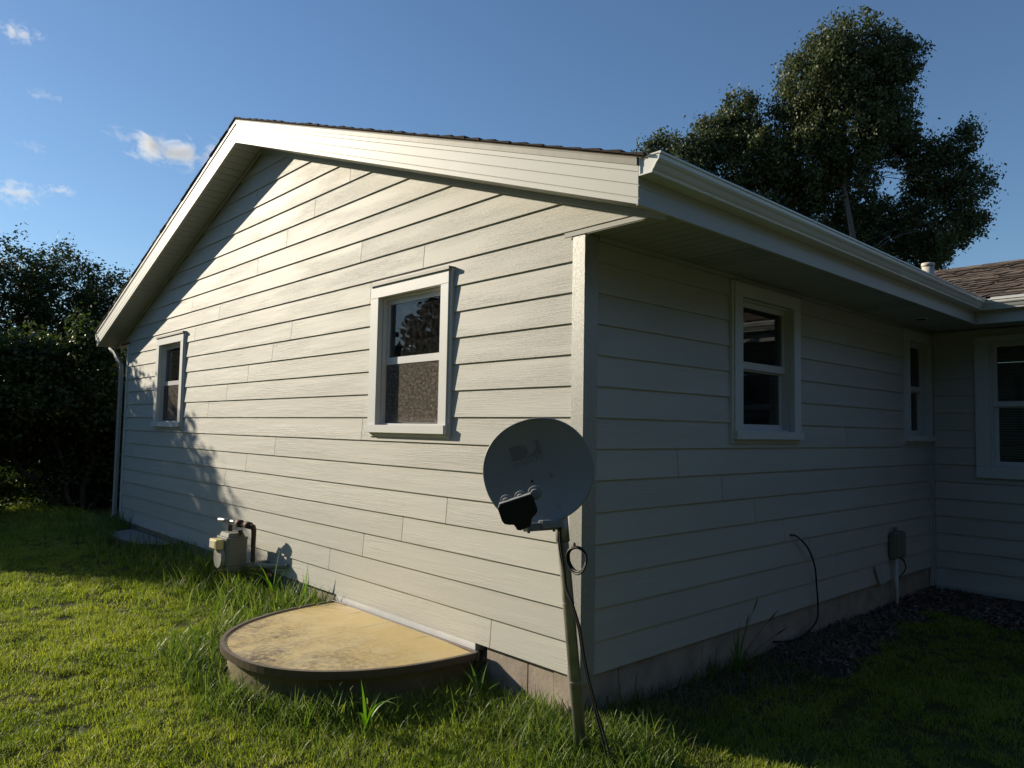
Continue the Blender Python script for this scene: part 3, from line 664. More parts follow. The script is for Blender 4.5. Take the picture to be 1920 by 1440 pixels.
# ------------------------------------------------------------------ satellite dish
CAMP = Vector((2.754, -3.086, 1.3435))
def dish():
    root = empty('satellite_dish', (.25, -.25, -.36)); tag(root, 'grey satellite dish on a leaning galvanised pole at the house corner', 'satellite dish')
    c = Vector((.027, -.377, 1.133)); n = Vector((.62, -.785, .03)).normalized()
    up = Vector((0, 0, 1)); r = up.cross(n).normalized()  # viewer's right when looking against n
    u = n.cross(r)
    a = R(17.5); rr = r*math.cos(a)+u*math.sin(a); uu = -r*math.sin(a)+u*math.cos(a)
    P = lambda X, Y, Z: c+rr*X+uu*Y+n*Z
    A, B = .279, .263
    def rad(t):  # gently squared oval outline
        ct, st = math.cos(t), math.sin(t); e = 2.12
        return 1/((abs(ct)/A)**e+(abs(st)/B)**e)**(1/e)
    NT, NR = 72, 12
    mb = MB(); mb.v.append(tuple(P(0, 0, -.052)))
    for k in range(1, NR+1):
        q = k/NR
        for i in range(NT):
            t = 2*math.pi*i/NT; mb.v.append(tuple(P(rad(t)*q*math.cos(t), rad(t)*q*math.sin(t), -.052*(1-q*q))))
    for i in range(NT): mb.f.append((0, 1+i, 1+(i+1) % NT)); mb.m.append(0)
    for k in range(NR-1):
        for i in range(NT):
            a0 = 1+k*NT+i; b0 = 1+k*NT+(i+1) % NT; mb.f.append((a0, a0+NT, b0+NT, b0)); mb.m.append(0)
    # rolled rim and back shell
    b = len(mb.v); prof = [(0, 0), (.003, .004), (.008, .003), (.011, -.004), (.009, -.020), (.003, -.022), (-.004, -.012)]
    for dr, dz in prof:
        for i in range(NT):
            t = 2*math.pi*i/NT; q = rad(t)+dr; mb.v.append(tuple(P(q*math.cos(t), q*math.sin(t), dz)))
    for k in range(len(prof)-1):
        for i in range(NT):
            a0 = b+k*NT+i; b0 = b+k*NT+(i+1) % NT; mb.f.append((a0, a0+NT, b0+NT, b0)); mb.m.append(0)
    # keep object axes in the dish's own frame for its texture
    me_o = empty('tmp', (0,0,0)); COL.objects.unlink(me_o); bpy.data.objects.remove(me_o)
    refl = mb.build('reflector', DISH, root, True)
    # print: logo and lettering lie on the reflector surface
    def onref(X, Y, lift=.0012):
        t = math.atan2(Y, X); q = math.hypot(X, Y)/rad(t); return P(X, Y, -.052*(1-q*q)+lift)
    L0 = Vector((-.0375, .120)); LW, LH = .160, .074     # logo centre, size
    def logo(pts, name='logo'):
        m = MB(); k = len(pts)
        cxy = sum((Vector(p) for p in pts), Vector((0, 0)))/k
        Q = [Vector(p) for p in pts]
        to = lambda p: tuple(onref(L0.x+(p[0]-.5)*LW, L0.y+(p[1]-.5)*LH))
        m.v = [to(p) for p in Q]; m.f = [tuple(range(k))]; m.m = [0]
        return m
    dpart = [(0,0),(.34,0),(.46,.08),(.54,.22),(.575,.4),(.57,.6),(.53,.78),(.46,.9),(.36,.975),(.24,1),(0,1)]
    spart = [(1,0),(1,1),(.79,1),(.85,.93),(.885,.8),(.885,.62),(.85,.45),(.77,.28),(.65,.14),(.48,.03),(.38,0)]
    b_ = len(mb.v)
    for pts in (dpart, spart):
        # triangulate concave swoosh through bmesh, then drape
        m = logo(pts); o = m.build('logo', LOGO, refl); bm = bmesh.new(); bm.from_mesh(o.data); bmesh.ops.triangulate(bm, faces=bm.faces); bm.to_mesh(o.data); bm.free()
    cu = bpy.data.curves.new('lettering', 'FONT'); cu.body = 'DIRECTV'; cu.size = .0265; cu.align_x = 'CENTER'; cu.space_character = 1.42; cu.offset = .0004; cu.resolution_u = 3
    to = bpy.data.objects.new('lettering', cu); COL.objects.link(to); bpy.context.view_layer.update()
    me = bpy.data.meshes.new_from_object(to); bpy.data.objects.remove(to)
    off = origin(refl)
    xs_ = [v.co.x for v in me.vertices]; sx = .164/(max(xs_)-min(xs_)); mid = (max(xs_)+min(xs_))/2
    for v in me.vertices:
        q = onref(L0.x+(v.co.x-mid)*sx, L0.y-LH/2-.029+v.co.y*1.0, .0014); v.co = q-off
    me.materials.clear(); me.materials.append(LOGO); o = bpy.data.objects.new('lettering', me); COL.objects.link(o); o.parent = refl
    def off2(px, py): # photo offsets in px from dish centre -> dish axes (359 px per m)
        v = Vector((px/359, -py/359)); return v.x*math.cos(a)+v.y*math.sin(a), -v.x*math.sin(a)+v.y*math.cos(a)
    for px, py, rd, m_ in ((1031-1008, 890-883, .008, STEEL), (996-1008, 903-883, .006, DARK), (1047-1008, 948-883, .009, STEEL), (1011-1008, 961-883, .006, STEEL)):
        X, Y = off2(px, py); p = onref(X, Y, .001); m = MB(); m.tube([p, p+n*.003], rd, 14); m.tube([p+n*.003, p+n*.006], rd*.55, 10); m.build('bolt', m_, refl, False)
    # back bracket and pole
    top = Vector((.075, -.25, .90)); bot = Vector((.262, -.25, -.42))
    m = MB(); m.tube([top, top.lerp(bot, .03), bot], .0300, 24); pole = m.build('pole', PIPEM, root, True)
    for q in (.33, .62):
        p = top.lerp(bot, q); ax = (bot-top).normalized(); m = MB(); m.tube([p, p+ax*.004], .0325, 20); m.build('tie_band', STEEL, pole)
    back = c-n*.06-uu*.10
    m = MB(); m.tube([back, back-n*.04, top+Vector((0, 0, -.02))], [.05, .045, .038], 12); m.tube([top+Vector((0,0,.01)), top.lerp(bot, .10)], .036, 20); m.build('mount_bracket', PIPEM, root, True)
    # feed arm (boxed tube) and feed head
    e0 = Vector((.145, -.345, .862)); e1 = Vector((.268, -.69, .893))
    d = (e1-e0).normalized(); sd = d.cross(Vector((0,0,1))).normalized(); uz = sd.cross(d)
    A4 = lambda p: [p+sd*x*.014+uz*z*.019 for x, z in ((-1,-1),(1,-1),(1,1),(-1,1))]
    m = MB(); m.prism(A4(top+Vector((0,-.01,-.05))), A4(e1)); arm = m.build('feed_arm', PIPEM, root, bevel=.003)
    m = MB(); m.prism([p for p in A4(top+Vector((.01,-.0,-.04)))], A4(e0.lerp(e1, .55)+uz*.012)); m.build('arm_cover', DISH, root, bevel=.004)
    for q in (.12, .9): 
        p = e0.lerp(e1, q)-uz*.019; m = MB(); m.tube([p, p-uz*.008], .007, 8); m.build('bolt', BLACKP, arm)
    fc = Vector((.279, -.754, .976)); tocam = (CAMP-fc).normalized()
    # the flat black back of the triple feed faces away from the reflector
    fn = Vector((.72, -.69, -.02)).normalized(); fr_ = Vector((0,0,1)).cross(fn).normalized(); fu = fn.cross(fr_)
    s = 1/412/4
    O = [(300,752),(540,668),(556,680),(592,775),(590,800),(548,850),(548,875),(540,905),(510,920),(470,937),(440,935),(430,915),(415,897),(385,898),(345,893),(325,870),(290,775)]
    Q = [((x-440)*s, -(y-788)*s) for x, y in O]
    m = MB(); m.prism([fc+fr_*x+fu*y for x, y in Q], [fc+fr_*x+fu*y-fn*.045 for x, y in Q]); fh = m.build('feed_head', BLACKP, root, bevel=.003)
    m = MB(); q0, q1 = Q[0], Q[1]; m.prism([fc+fr_*q0[0]+fu*(q0[1]+.001)-fn*.001, fc+fr_*q1[0]+fu*(q1[1]+.001)-fn*.001, fc+fr_*q1[0]+fu*(q1[1]+.006)-fn*.004, fc+fr_*q0[0]+fu*(q0[1]+.006)-fn*.004],
        [fc+fr_*q0[0]+fu*(q0[1]+.001)-fn*.06, fc+fr_*q1[0]+fu*(q1[1]+.001)-fn*.06, fc+fr_*q1[0]+fu*(q1[1]+.006)-fn*.06, fc+fr_*q0[0]+fu*(q0[1]+.006)-fn*.06]); m.build('top_shield', DISH, fh, bevel=.002)
    for px, py, rd in ((352, 735, .0285), (462, 703, .0285), (572, 668, .032)):
        x, y = (px-440)*s, -(py-788)*s; p = fc+fr_*x+fu*y-fn*.05
        m = MB(); m.tube([p, p-fn*.03, p-fn*.032, p-fn*.045], [rd*.6, rd*.62, rd, rd*1.02], 24); m.tube([p-fn*.0451, p-fn*.0455], rd*.8, 24, 1); m.tube([p-fn*.0456, p-fn*.052], [rd*.6, rd*.5], 20, 0); m.build('feed_horn', [DISH, BLACKP], fh, False)
    return root
dish()
def spline(pts, n=10):
    P = [Vector(p) for p in pts]; P = [P[0]*2-P[1]]+P+[P[-1]*2-P[-2]]; out = []
    for i in range(1, len(P)-2):
        for k in range(n):
            t = k/n; a, b, c, d = P[i-1:i+3]
            out.append(.5*((2*b)+(c-a)*t+(2*a-5*b+4*c-d)*t*t+(3*b-a-3*c+d)*t**3))
    return out+[P[-2]]
mb = MB()
for o_ in (0, .011):
    mb.tube(spline([(.10+o_, -.285, .86), (.098+o_, -.29, .80), (.115+o_, -.288, .70), (.137+o_*.3, -.285, .62), (.150+o_*.3, -.285, .545), (.19+o_, -.285, .47), (.235+o_, -.28, .36), (.262+o_, -.275, .226), (.31+o_, -.27, .07), (.36+o_*1.5, -.27, -.06), (.42+o_*2, -.28, -.19), (.46, -.30, -.31)]), .0055, 8)
lc = Vector((.222, -.285, .700))
for k, (rr0, sh) in enumerate(((.064, 0), (.060, .004), (.066, -.003))):
    pts = [lc+Vector((math.cos(t)*rr0+(0 if k != 2 else .004), sh*2+.006*math.sin(t*2), math.sin(t)*rr0*.98-.004*k)) for t in [2*math.pi*i/36 for i in range(37)]]
    mb.tube(pts, .0052, 8)
mb.tube([lc+Vector((-.012, 0, .060)), lc+Vector((-.02, 0, .078))], .007, 8)
tag(mb.build('coaxial_cable', BLACKC, None, True), 'black coaxial cable coiled in a loop and hanging down the dish pole', 'cable')

# ------------------------------------------------------------------ gas meter
gm = empty('gas_meter', (-4.1, -.23, -.05)); tag(gm, 'grey gas meter with a yellowed dial box and dark pipes on the gable wall', 'gas meter')
mb = MB(); pr = [(-4.27,-.33),(-4.24,-.35),(-4.02,-.35),(-4.0,-.33),(-4.0,-.165),(-4.03,-.15),(-4.24,-.15),(-4.27,-.165)]
mb.prism([(x, y, .045) for x, y in pr], [(x, y, .30) for x, y in pr]); mb.prism([(x*.92-.331, y*.8-.05, -.01) for x, y in pr], [(x, y, .0449) for x, y in pr]); mb.build('meter_body', METERG, gm, bevel=.008)
mb = MB(); mb.prism([(x*1.04+.165, y*1.04+.01, .285) for x, y in pr], [(x*1.04+.165, y*1.04+.01, .305) for x, y in pr]); mb.prism([(x*.9-.41, y*.85-.04, .3051) for x, y in pr], [(x*.8-.82, y*.7-.08, .345) for x, y in pr]); mb.build('top_cover', METERG, gm, bevel=.004)
mb = MB(); P = [(-4.135+.105*math.cos(t), .145+.115*math.sin(t)-.02) for t in [2*math.pi*i/20 for i in range(20)]]
mb.prism([(x, -.351, z) for x, z in P], [(x*.9-.4135, -.385, z*.9+.013) for x, z in P]); mb.build('front_cover', mat('pale_meter_cover', (.32,.32,.30), .5, noise=.5, nscale=30), gm, bevel=.004)
mb = MB(); mb.box((-4.23, -.43, .20), (-4.06, -.352, .29)); db = mb.build('dial_box', YELLOWED, gm, bevel=.008)
mb = MB(); mb.box((-4.205, -.434, .215), (-4.085, -.4305, .275)); mb.build('dial_window', mat('dial_face', (.75,.70,.5), .2, .6), db)
mb = MB(); mb.tube([(-4.0, -.235, .33), (-4.0, -.235, .375)], .022, 12); mb.tube([(-4.2, -.25, .33), (-4.2, -.25, .40)], .022, 12); mb.build('union_nut', RUSTY, gm)
mb = MB(); mb.tube([(-4.2, -.25, .40), (-4.2, -.25, .425), (-4.19, -.245, .437), (-4.06, -.24, .432)], .018, 12); mb.tube([(-4.34, -.30, .44), (-4.20, -.25, .437)], .019, 12); mb.build('outlet_pipe', STEEL, gm, True)
mb = MB(); mb.tube([(-4.06, -.24, .432), (-4.0, -.225, .43)], .035, 16); mb.tube([(-4.0, -.225, .43), (-3.93, -.20, .425)], .026, 12); mb.tube([(-3.95, -.21, .428), (-3.89, -.185, .42)], .032, 14); mb.build('regulator', RUSTY, gm, True)
mb = MB(); mb.tube([(-3.89, -.185, .42), (-3.865, -.175, .41), (-3.855, -.17, .38), (-3.855, -.17, .10), (-3.855, -.165, .07)], [.026, .027, .023, .019, .022], 14); mb.build('riser_pipe', RUSTY, gm, True)
mb = MB(); mb.box((-3.90, -.20, .055), (-3.83, -.024, .095)); mb.tube([(-3.855, -.165, .07), (-3.60, -.10, .085), (-3.45, -.03, .10)], .022, 12); mb.build('bracket', METERG, gm)
mb = MB(); mb.tube([(-3.70, -.12, .07), (-3.70, -.12, -.25)], .017, 10); mb.build('supply_pipe', RUSTY, gm)

# ------------------------------------------------------------------ fittings on the shaded wall
ub = empty('utility_box', (.05, 4.53, .2)); tag(ub, 'small green-grey utility box on a white conduit low on the shaded wall', 'utility box')
UB = mat('utility_box_plastic', (.17,.18,.14), .55)
mb = MB(); mb.box((.024, 4.28, .20), (.085, 4.53, .445)); mb.build('enclosure', UB, ub, bevel=.01)
mb = MB(); mb.box((.086, 4.295, .215), (.096, 4.515, .43)); mb.build('lid', UB, ub, bevel=.006)
mb = MB(); mb.tube([(.06, 4.36, .20), (.06, 4.36, -.30)], .017, 12); mb.build('conduit', mat('grey_conduit', (.55,.55,.53), .5), ub, True)
mb = MB(); mb.tube([(.05, 4.38, .445), (.05, 4.38, .485)], .02, 10); mb.build('top_fitting', UB, ub)
mb = MB(); mb.tube(spline([(.06, 4.46, .20), (.07, 4.53, .15), (.07, 4.57, .09), (.05, 4.53, .03), (.04, 4.47, .0)]), .005, 6); mb.tube(spline([(.06, 4.43, .20), (.08, 4.50, .17), (.08, 4.53, .08), (.05, 4.49, .02)]), .004, 6); mb.build('drop_wire', BLACKC, ub)
mb = MB(); mb.tube(spline([(.018, 2.36, .578), (.045, 2.42, .565), (.06, 2.56, .47), (.06, 2.68, .32), (.05, 2.735, .15), (.05, 2.755, -.02), (.06, 2.70, -.12), (.05, 2.50, -.195), (.03, 2.30, -.205), (.0, 2.13, -.185)]), .0065, 8)
tag(mb.build('wall_cable', BLACKC, None, True), 'black cable looping out of the shaded wall down to the foundation', 'cable')
mb = MB(); mb.prism([(.024, 3.93, .165), (.030, 4.05, .165), (.030, 4.14, .0), (.024, 4.02, .0)], [(.032, 3.93, .165), (.040, 4.05, .165), (.055, 4.14, .0), (.045, 4.02, .0)])
tag(mb.build('vent_flap', TRIM2, None), 'small slanted metal flap on the lowest board of the shaded wall', 'vent flap')

# ------------------------------------------------------------------ vegetation
def leaf_quads(P, size, droop=0.0, asp=.6, seed=0):
    g = np.random.default_rng(seed); N = len(P)
    d = g.normal(size=(N, 3)); d[:, 2] = d[:, 2]*.7-droop; d /= np.linalg.norm(d, axis=1)[:, None]
    w = np.cross(d, g.normal(size=(N, 3))); w /= np.linalg.norm(w, axis=1)[:, None]
    nn = np.cross(d, w)
    L = (size*g.uniform(.65, 1.3, N))[:, None]
    V = np.stack([P-d*L*.5, P+w*L*asp*.5-d*L*.08+nn*L*.08, P+d*L*.55, P-w*L*asp*.5-d*L*.08+nn*L*.08], 1)
    return V
def blob_points(lobes, n, seed, shell=.55, twig=.28, clumps=None):
    """leaf positions gathered into small sprays spread through a set of ellipsoids"""
    g = np.random.default_rng(seed); lob = np.array(lobes, float)
    vol = np.prod(lob[:, 3:6], axis=1)**(.75); pr = vol/vol.sum()
    nc = clumps or n//28
    k = g.choice(len(lob), nc, p=pr)
    d = g.normal(size=(nc, 3)); d /= np.linalg.norm(d, axis=1)[:, None]
    r = g.uniform(shell**3, 1.12, nc)**(1/3)
    C = lob[k, :3]+d*r[:, None]*lob[k, 3:6]*(1+.13*np.sin(d[:, :1]*7+k[:, None])*np.cos(d[:, 2:3]*6+k[:, None]*2))
    q = g.integers(0, nc, n); s = g.uniform(.5, 1.3, nc)[q][:, None]
    P = C[q]+g.normal(size=(n, 3))*twig*s*.5
    return P, C, g.uniform(0, 1, nc)[q]*.7+g.uniform(0, .3, n)
def tree(name, label, cat, base, lobes, n, size, lm, bm, seed, trunk_r, droop=.3, twig=.28, shell=.55, group=None, asp=.6, limbs=1.0, stems=None, kind=None):
    root = empty(name, base); tag(root, label, cat, group)
    P, C, t = blob_points(lobes, n, seed, shell, twig)
    fastmesh('crown', leaf_quads(P, size, droop, asp, seed), 4, lm, root, t)
    g = random.Random(seed); mb = MB(); B = Vector(base)
    top = Vector(max(lobes, key=lambda l: l[2])[:3])
    def limb(a, b, r0, r1, wob=.06):
        a, b = Vector(a), Vector(b); L = (b-a).length; pts = [a.lerp(b, i/6)+Vector((g.uniform(-1,1), g.uniform(-1,1), g.uniform(-.5,.5)))*L*wob*math.sin(math.pi*i/6)+Vector((0,0,1))*L*.06*math.sin(math.pi*i/6) for i in range(7)]
        mb.tube(pts, [r0+(r1-r0)*i/6 for i in range(7)], 7); return pts
    if stems:
        for st in stems: limb(st[0], st[1], st[2], st[2]*.35)
        axis = None
    else:
        axis = limb(B-Vector((0,0,.3)), top, trunk_r, trunk_r*.18, .03)
    for l in lobes:
        c = Vector(l[:3])
        if axis:
            o_ = min(axis, key=lambda p: abs(p.z-(c.z-.5*(c-p).length*.5)))
        else:
            o_ = min([Vector(s_[1]) for s_ in stems]+[Vector(s_[0]).lerp(Vector(s_[1]), .5) for s_ in stems], key=lambda p: (p-c).length)
        pts = limb(o_, c, trunk_r*.32*limbs, trunk_r*.08*limbs)
        for _ in range(5):
            d = Vector((g.gauss(0,1), g.gauss(0,1), g.gauss(0,1)+.3)).normalized()
            limb(pts[g.randint(2, 6)], c+Vector((d.x*l[3], d.y*l[4], d.z*l[5]))*.9, trunk_r*.09*limbs, trunk_r*.02*limbs)
    mb.build('trunk', bm, root, True)
    return root
CP = np.array([2.754, -3.086, 1.3435])
birch_lobes = [(-4.88,15.15,10.99,0.96,0.91,0.88),(-5.35,14.83,10.29,1.05,1.00,0.96),(-4.50,16.01,10.54,1.06,1.01,0.98),(-3.82,16.05,10.72,0.54,0.51,0.50),(-6.19,15.11,9.88,0.61,0.58,0.57),(-4.99,15.87,9.39,1.40,1.33,1.29),(-6.01,15.17,8.56,1.02,0.97,0.94),(-4.67,16.94,9.33,0.76,0.72,0.70),(-7.11,14.85,8.84,1.03,0.98,0.95),(-7.35,14.39,10.09,0.48,0.46,0.44),(-7.84,15.00,9.53,0.82,0.78,0.75),(-8.26,14.20,9.34,0.73,0.70,0.68),(-8.58,13.79,8.65,0.79,0.75,0.72),(-9.28,13.53,9.29,0.43,0.41,0.39),(-9.49,13.20,9.10,0.32,0.30,0.29),(-7.27,15.72,7.91,1.29,1.22,1.18),(-5.90,16.65,7.82,1.23,1.17,1.13),(-8.57,14.82,7.99,0.81,0.77,0.74),(-3.94,17.23,8.64,0.58,0.55,0.53),(-4.14,16.73,8.91,0.41,0.39,0.37),(-3.66,17.92,8.18,0.84,0.80,0.77),(-3.11,17.57,8.72,0.44,0.42,0.41),(-2.91,17.72,9.05,0.31,0.29,0.28),(-2.91,17.85,7.70,0.58,0.55,0.53),(-3.89,17.99,6.96,1.04,0.99,0.95),(-5.04,18.01,7.04,0.92,0.87,0.84),(-3.20,18.62,6.96,0.51,0.48,0.47),(-5.59,17.24,6.62,0.96,0.91,0.88),(-4.32,18.25,6.22,0.77,0.73,0.71),(-6.28,17.80,5.85,1.13,1.07,1.04),(-7.38,16.83,6.78,0.98,0.93,0.90)]
tree('birch_tree', 'tall leafy birch tree rising behind the roof, its small leaves hanging in sprays', 'tree', (-5.2, 16.6, -.3), birch_lobes, 185000, .085, BIRCHL, BIRCHB, 11, .13, droop=.9, twig=.21, shell=.25, limbs=.35)
lt = [(-24.5,-3.6,4.10,2.4,1.9,2.3),(-23.8,-1.4,4.30,2.2,1.5,2.2),(-23.5,.4,4.40,2.2,1.5,2.3),(-23.3,2.0,4.40,2.2,1.3,2.35),(-23.3,3.3,3.80,2.2,1.3,2.3),(-23.6,4.9,3.30,2.2,1.5,2.3),(-24,6.8,3.00,2.2,1.8,2.2),(-24.3,9.2,2.70,2.2,2.0,2.2),
  (-23.5,-3.2,1.40,2.0,1.9,2.0),(-23.3,-.8,1.60,2.0,1.7,2.1),(-23.3,1.4,1.60,2.0,1.7,2.2),(-23.4,3.6,1.50,2.0,1.7,2.1),(-23.8,6.0,1.40,2.0,1.9,2.0),(-24,8.5,1.40,2.0,1.9,2.0)]
tree('dense_tree', 'dark dense broad tree beyond the shrub at the left edge', 'tree', (-23.8, 1.5, -.3), lt, 300000, .105, TREEL, BARK, 21, .25, droop=-.3, twig=.24, shell=.4, asp=.5)
bl = [(-11.8,.5,1.75,1.0,.95,.80),(-11.9,-.75,1.85,1.0,1.0,.85),(-12.2,-2.0,1.75,1.0,1.0,1.0),(-12.3,-2.95,1.35,.8,.6,.95),(-11.35,.05,2.75,.22,.22,.45),(-11.3,.30,2.55,.22,.22,.40),(-11.7,1.5,1.5,.9,.8,1.0),(-11.9,.9,.55,.8,.9,.75),(-11.8,2.4,1.1,.8,.8,1.0),
      (-12.6,-.9,1.1,.6,1.2,.5),(-12.3,-2.3,.75,.7,.8,.6),(-11.5,-.6,2.45,.5,.5,.35),(-12.5,-2.45,2.75,.9,.8,1.0),(-12.4,-1.75,2.85,.6,.5,.8),(-12.5,-2.5,.6,.8,.7,.7),(-12.5,-3.35,2.15,.8,.7,1.15),(-12.4,-3.3,.8,.7,.6,.8),(-12.1,.2,.55,.6,.9,.7),(-12.2,-1.3,1.1,.6,.8,.55),(-11.3,1.0,1.0,.5,.6,1.2),(-12.0,-1.3,.15,.3,.8,.28)]
st = [((-11.5,.1,-.3),(-11.9,-.6,1.9),.05),((-11.45,.2,-.3),(-11.5,.2,2.2),.06),((-11.5,.3,-.3),(-11.8,1.1,1.6),.045),((-11.7,.0,-.3),(-12.3,-1.9,1.6),.05),((-12.3,-2.0,-.3),(-12.3,-2.7,1.4),.045),((-11.6,.2,-.3),(-11.3,.05,2.9),.025)]
tree('broadleaf_shrub', 'multi-stemmed leafy shrub beside the far corner of the house', 'shrub', (-11.6, .2, -.25), bl, 130000, .08, BUSHL, BARK, 31, .05, droop=.35, twig=.22, shell=.3, asp=.75, stems=st, limbs=1.2)
# low bright growth behind the shrub
g = np.random.default_rng(5); n = 5000
P = np.stack([g.uniform(-16.5, -14.2, n), g.uniform(-3.5, .8, n), -.2+g.beta(1.2, 2.2, n)*.75], 1)
o = fastmesh('undergrowth', leaf_quads(P, .09, 0, .7, 9), 4, leaf_mat('pale_undergrowth', (.10,.14,.02), (.17,.19,.04), .4), None); tag(o, kind='stuff')
# unseen trees added to block skylight, also mirrored in the panes (behind the viewer and past the wing)
g = np.random.default_rng(8); PP = []
for (cx, cy, rx, ry, h, n) in [(14,-6,2.5,5,8,5000),(15,1.5,2.5,5,9,5000),(16.5,9,3,5,9.5,4200),(6,-15,6,2.5,8.5,5600),(-4,-18,6,3,8.5,4400),(13,-12.5,4,3,9,4800),(-15,-24,7,3,6,2600),(-25,-21,6,4,9,4200),(-47,-14,5,8,8,4200)]:
    d = g.normal(size=(n, 3)); d /= np.linalg.norm(d, axis=1)[:, None]; r = g.uniform(.5, 1.05, n)[:, None]
    PP.append(np.array([cx, cy, h*.5])+d*r*np.array([rx, ry, h*.5])*(1+.18*np.sin(d[:, :1]*9+cx)*np.cos(d[:, 2:]*7)))
P = np.concatenate(PP); P[:, 2] = np.abs(P[:, 2])
o = fastmesh('skylight_blocking_woods', leaf_quads(P, .62, 0, .7, 12), 4, leaf_mat('skylight_blocking_leaves', (.018,.027,.020), (.032,.042,.030), .1, scale=.5), None); tag(o, kind='stuff')

# blades of grass as real ribbons
def blades(P, L, wd, lean, seed, segs=4, az=None, curl=1.0):
    g = np.random.default_rng(seed); N = len(P)
    az = g.uniform(0, 2*np.pi, N) if az is None else az
    out = np.stack([np.cos(az), np.sin(az), np.zeros(N)], 1); side = np.stack([-np.sin(az), np.cos(az), np.zeros(N)], 1)
    tw = g.uniform(-.6, .6, N)[:, None]; side = side*np.cos(tw)+out*np.sin(tw)
    th0 = g.uniform(.05, .45, N)*lean; th1 = th0+g.uniform(.3, 1.7, N)*lean*curl
    pts = [P]; c = P.copy()
    for k in range(segs):
        th = th0+(th1-th0)*((k+.5)/segs)**1.4; c = c+(out*np.sin(th)[:, None]+np.array([0,0,1])*np.cos(th)[:, None])*(L/segs)[:, None]; pts.append(c)
    V = []
    for k in range(segs):
        w0 = wd*(1-(k/segs)**2.2)*(1 if k else .7); w1 = wd*(1-((k+1)/segs)**2.2)+.0002
        a, b = pts[k], pts[k+1]; V.append(np.stack([a-side*w0[:, None], a+side*w0[:, None], b+side*w1[:, None], b-side*w1[:, None]], 1))
    return np.stack(V, 1).reshape(-1, 4, 3), segs
def inwell(x, y, m=0.0):
    w1 = (np.abs(x+1.705)/(.895+m))**2.25+(np.clip(-y, 0, 9)/(1.19+m))**2.25 < 1
    w2 = (np.abs(x+7.1)/(.85+m))**2.25+(np.clip(-y, 0, 9)/(.42+m))**2.25 < 1
    return w1 | w2
def inhouse(x, y): return ((x < .01) & (y > -.02)) | (y > D-.02)
# clump meshes that the lawn instances
src = bpy.data.collections.new('lawn_sources')
for v in range(6):
    g = np.random.default_rng(100+v); n = 40
    q = g.uniform(-.062, .062, (n, 2)); P = np.concatenate([q, np.full((n, 1), -.006)], 1)
    V, sg = blades(P, g.uniform(.020, .062, n), np.full(n, .0023), 1.1, 200+v, segs=2)
    o = fastmesh('lawn_clump', V, 4, LAWN, None, np.repeat(np.where(g.uniform(0, 1, n) < .12, 1.0, g.beta(1.6, 2.4, n)), sg)); COL.objects.unlink(o); src.objects.link(o)
def gn_instances(name, P, scl, coll):
    me = bpy.data.meshes.new(name); me.vertices.add(len(P)); me.vertices.foreach_set('co', P.astype(np.float32).ravel())
    a = me.attributes.new('scl', 'FLOAT', 'POINT'); a.data.foreach_set('value', scl.astype(np.float32))
    o = bpy.data.objects.new(name, me); COL.objects.link(o)
    ng = bpy.data.node_groups.new(name, 'GeometryNodeTree'); ng.interface.new_socket('Geometry', in_out='INPUT', socket_type='NodeSocketGeometry'); ng.interface.new_socket('Geometry', in_out='OUTPUT', socket_type='NodeSocketGeometry')
    N = ng.nodes; Lk = ng.links; gi = N.new('NodeGroupInput'); go = N.new('NodeGroupOutput'); ip = N.new('GeometryNodeInstanceOnPoints'); ci = N.new('GeometryNodeCollectionInfo')
    ci.inputs['Collection'].default_value = coll; ci.inputs['Separate Children'].default_value = True; ci.inputs['Reset Children'].default_value = True
    ip.inputs['Pick Instance'].default_value = True
    rv = N.new('FunctionNodeRandomValue'); rv.data_type = 'FLOAT_VECTOR'; rv.inputs[0].default_value = (-.12, -.12, 0); rv.inputs[1].default_value = (.12, .12, 6.283)
    ri = N.new('FunctionNodeRandomValue'); ri.data_type = 'INT'; ri.inputs[4].default_value = 0; ri.inputs[5].default_value = 5
    na = N.new('GeometryNodeInputNamedAttribute'); na.data_type = 'FLOAT'; na.inputs['Name'].default_value = 'scl'
    Lk.new(gi.outputs[0], ip.inputs['Points']); Lk.new(ci.outputs[0], ip.inputs['Instance']); Lk.new(rv.outputs[0], ip.inputs['Rotation']); Lk.new(ri.outputs[2], ip.inputs['Instance Index']); Lk.new(na.outputs[0], ip.inputs['Scale']); Lk.new(ip.outputs[0], go.inputs[0])
    md = o.modifiers.new('scatter', 'NODES'); md.node_group = ng
    return o
def mulch(x, y):
    w = .07*np.sin(x*7.3+y*3.1)+.06*np.sin(y*9.7-x*4.0); x = x+w; y = y+w*.8
    return (y > 4.35-.9*np.clip(x-.3, -1, 3)*.25) | ((x < .62-.05*y) & (y > 1.5)) | ((x < .30) & (y > .5))
PL = []; SC = []
def lawn_zone(x0, x1, y0, y1, dens, sc):
    n = int((x1-x0)*(y1-y0)*dens); g = np.random.default_rng(int(abs(x0*10+y0*3+dens)))
    x = g.uniform(x0, x1, n); y = g.uniform(y0, y1, n); ok = ~inwell(x, y, -.02) & ~inhouse(x, y) & ~mulch(x, y)
    x, y = x[ok], y[ok]; PL.append(np.stack([x, y, gz(x, y)], 1))
    patch = .85+.25*np.sin(x*2.1+y)*np.sin(y*2.7-x*.8); SC.append(sc*patch*g.uniform(.8, 1.25, len(x)))
lawn_zone(-4.2, 2.6, -3.0, 0, 330, .95)
lawn_zone(.0, 2.8, 0, 5.4, 230, 1.0)
lawn_zone(2.6, 4.6, -2.2, 5.4, 110, 1.2)
lawn_zone(-9, -4.2, -3.6, 0, 210, 1.15)
lawn_zone(-16, -9, -5.0, 3.5, 95, 1.7)
lawn_zone(-4.2, 1.2, -4.6, -3.0, 150, 1.1)
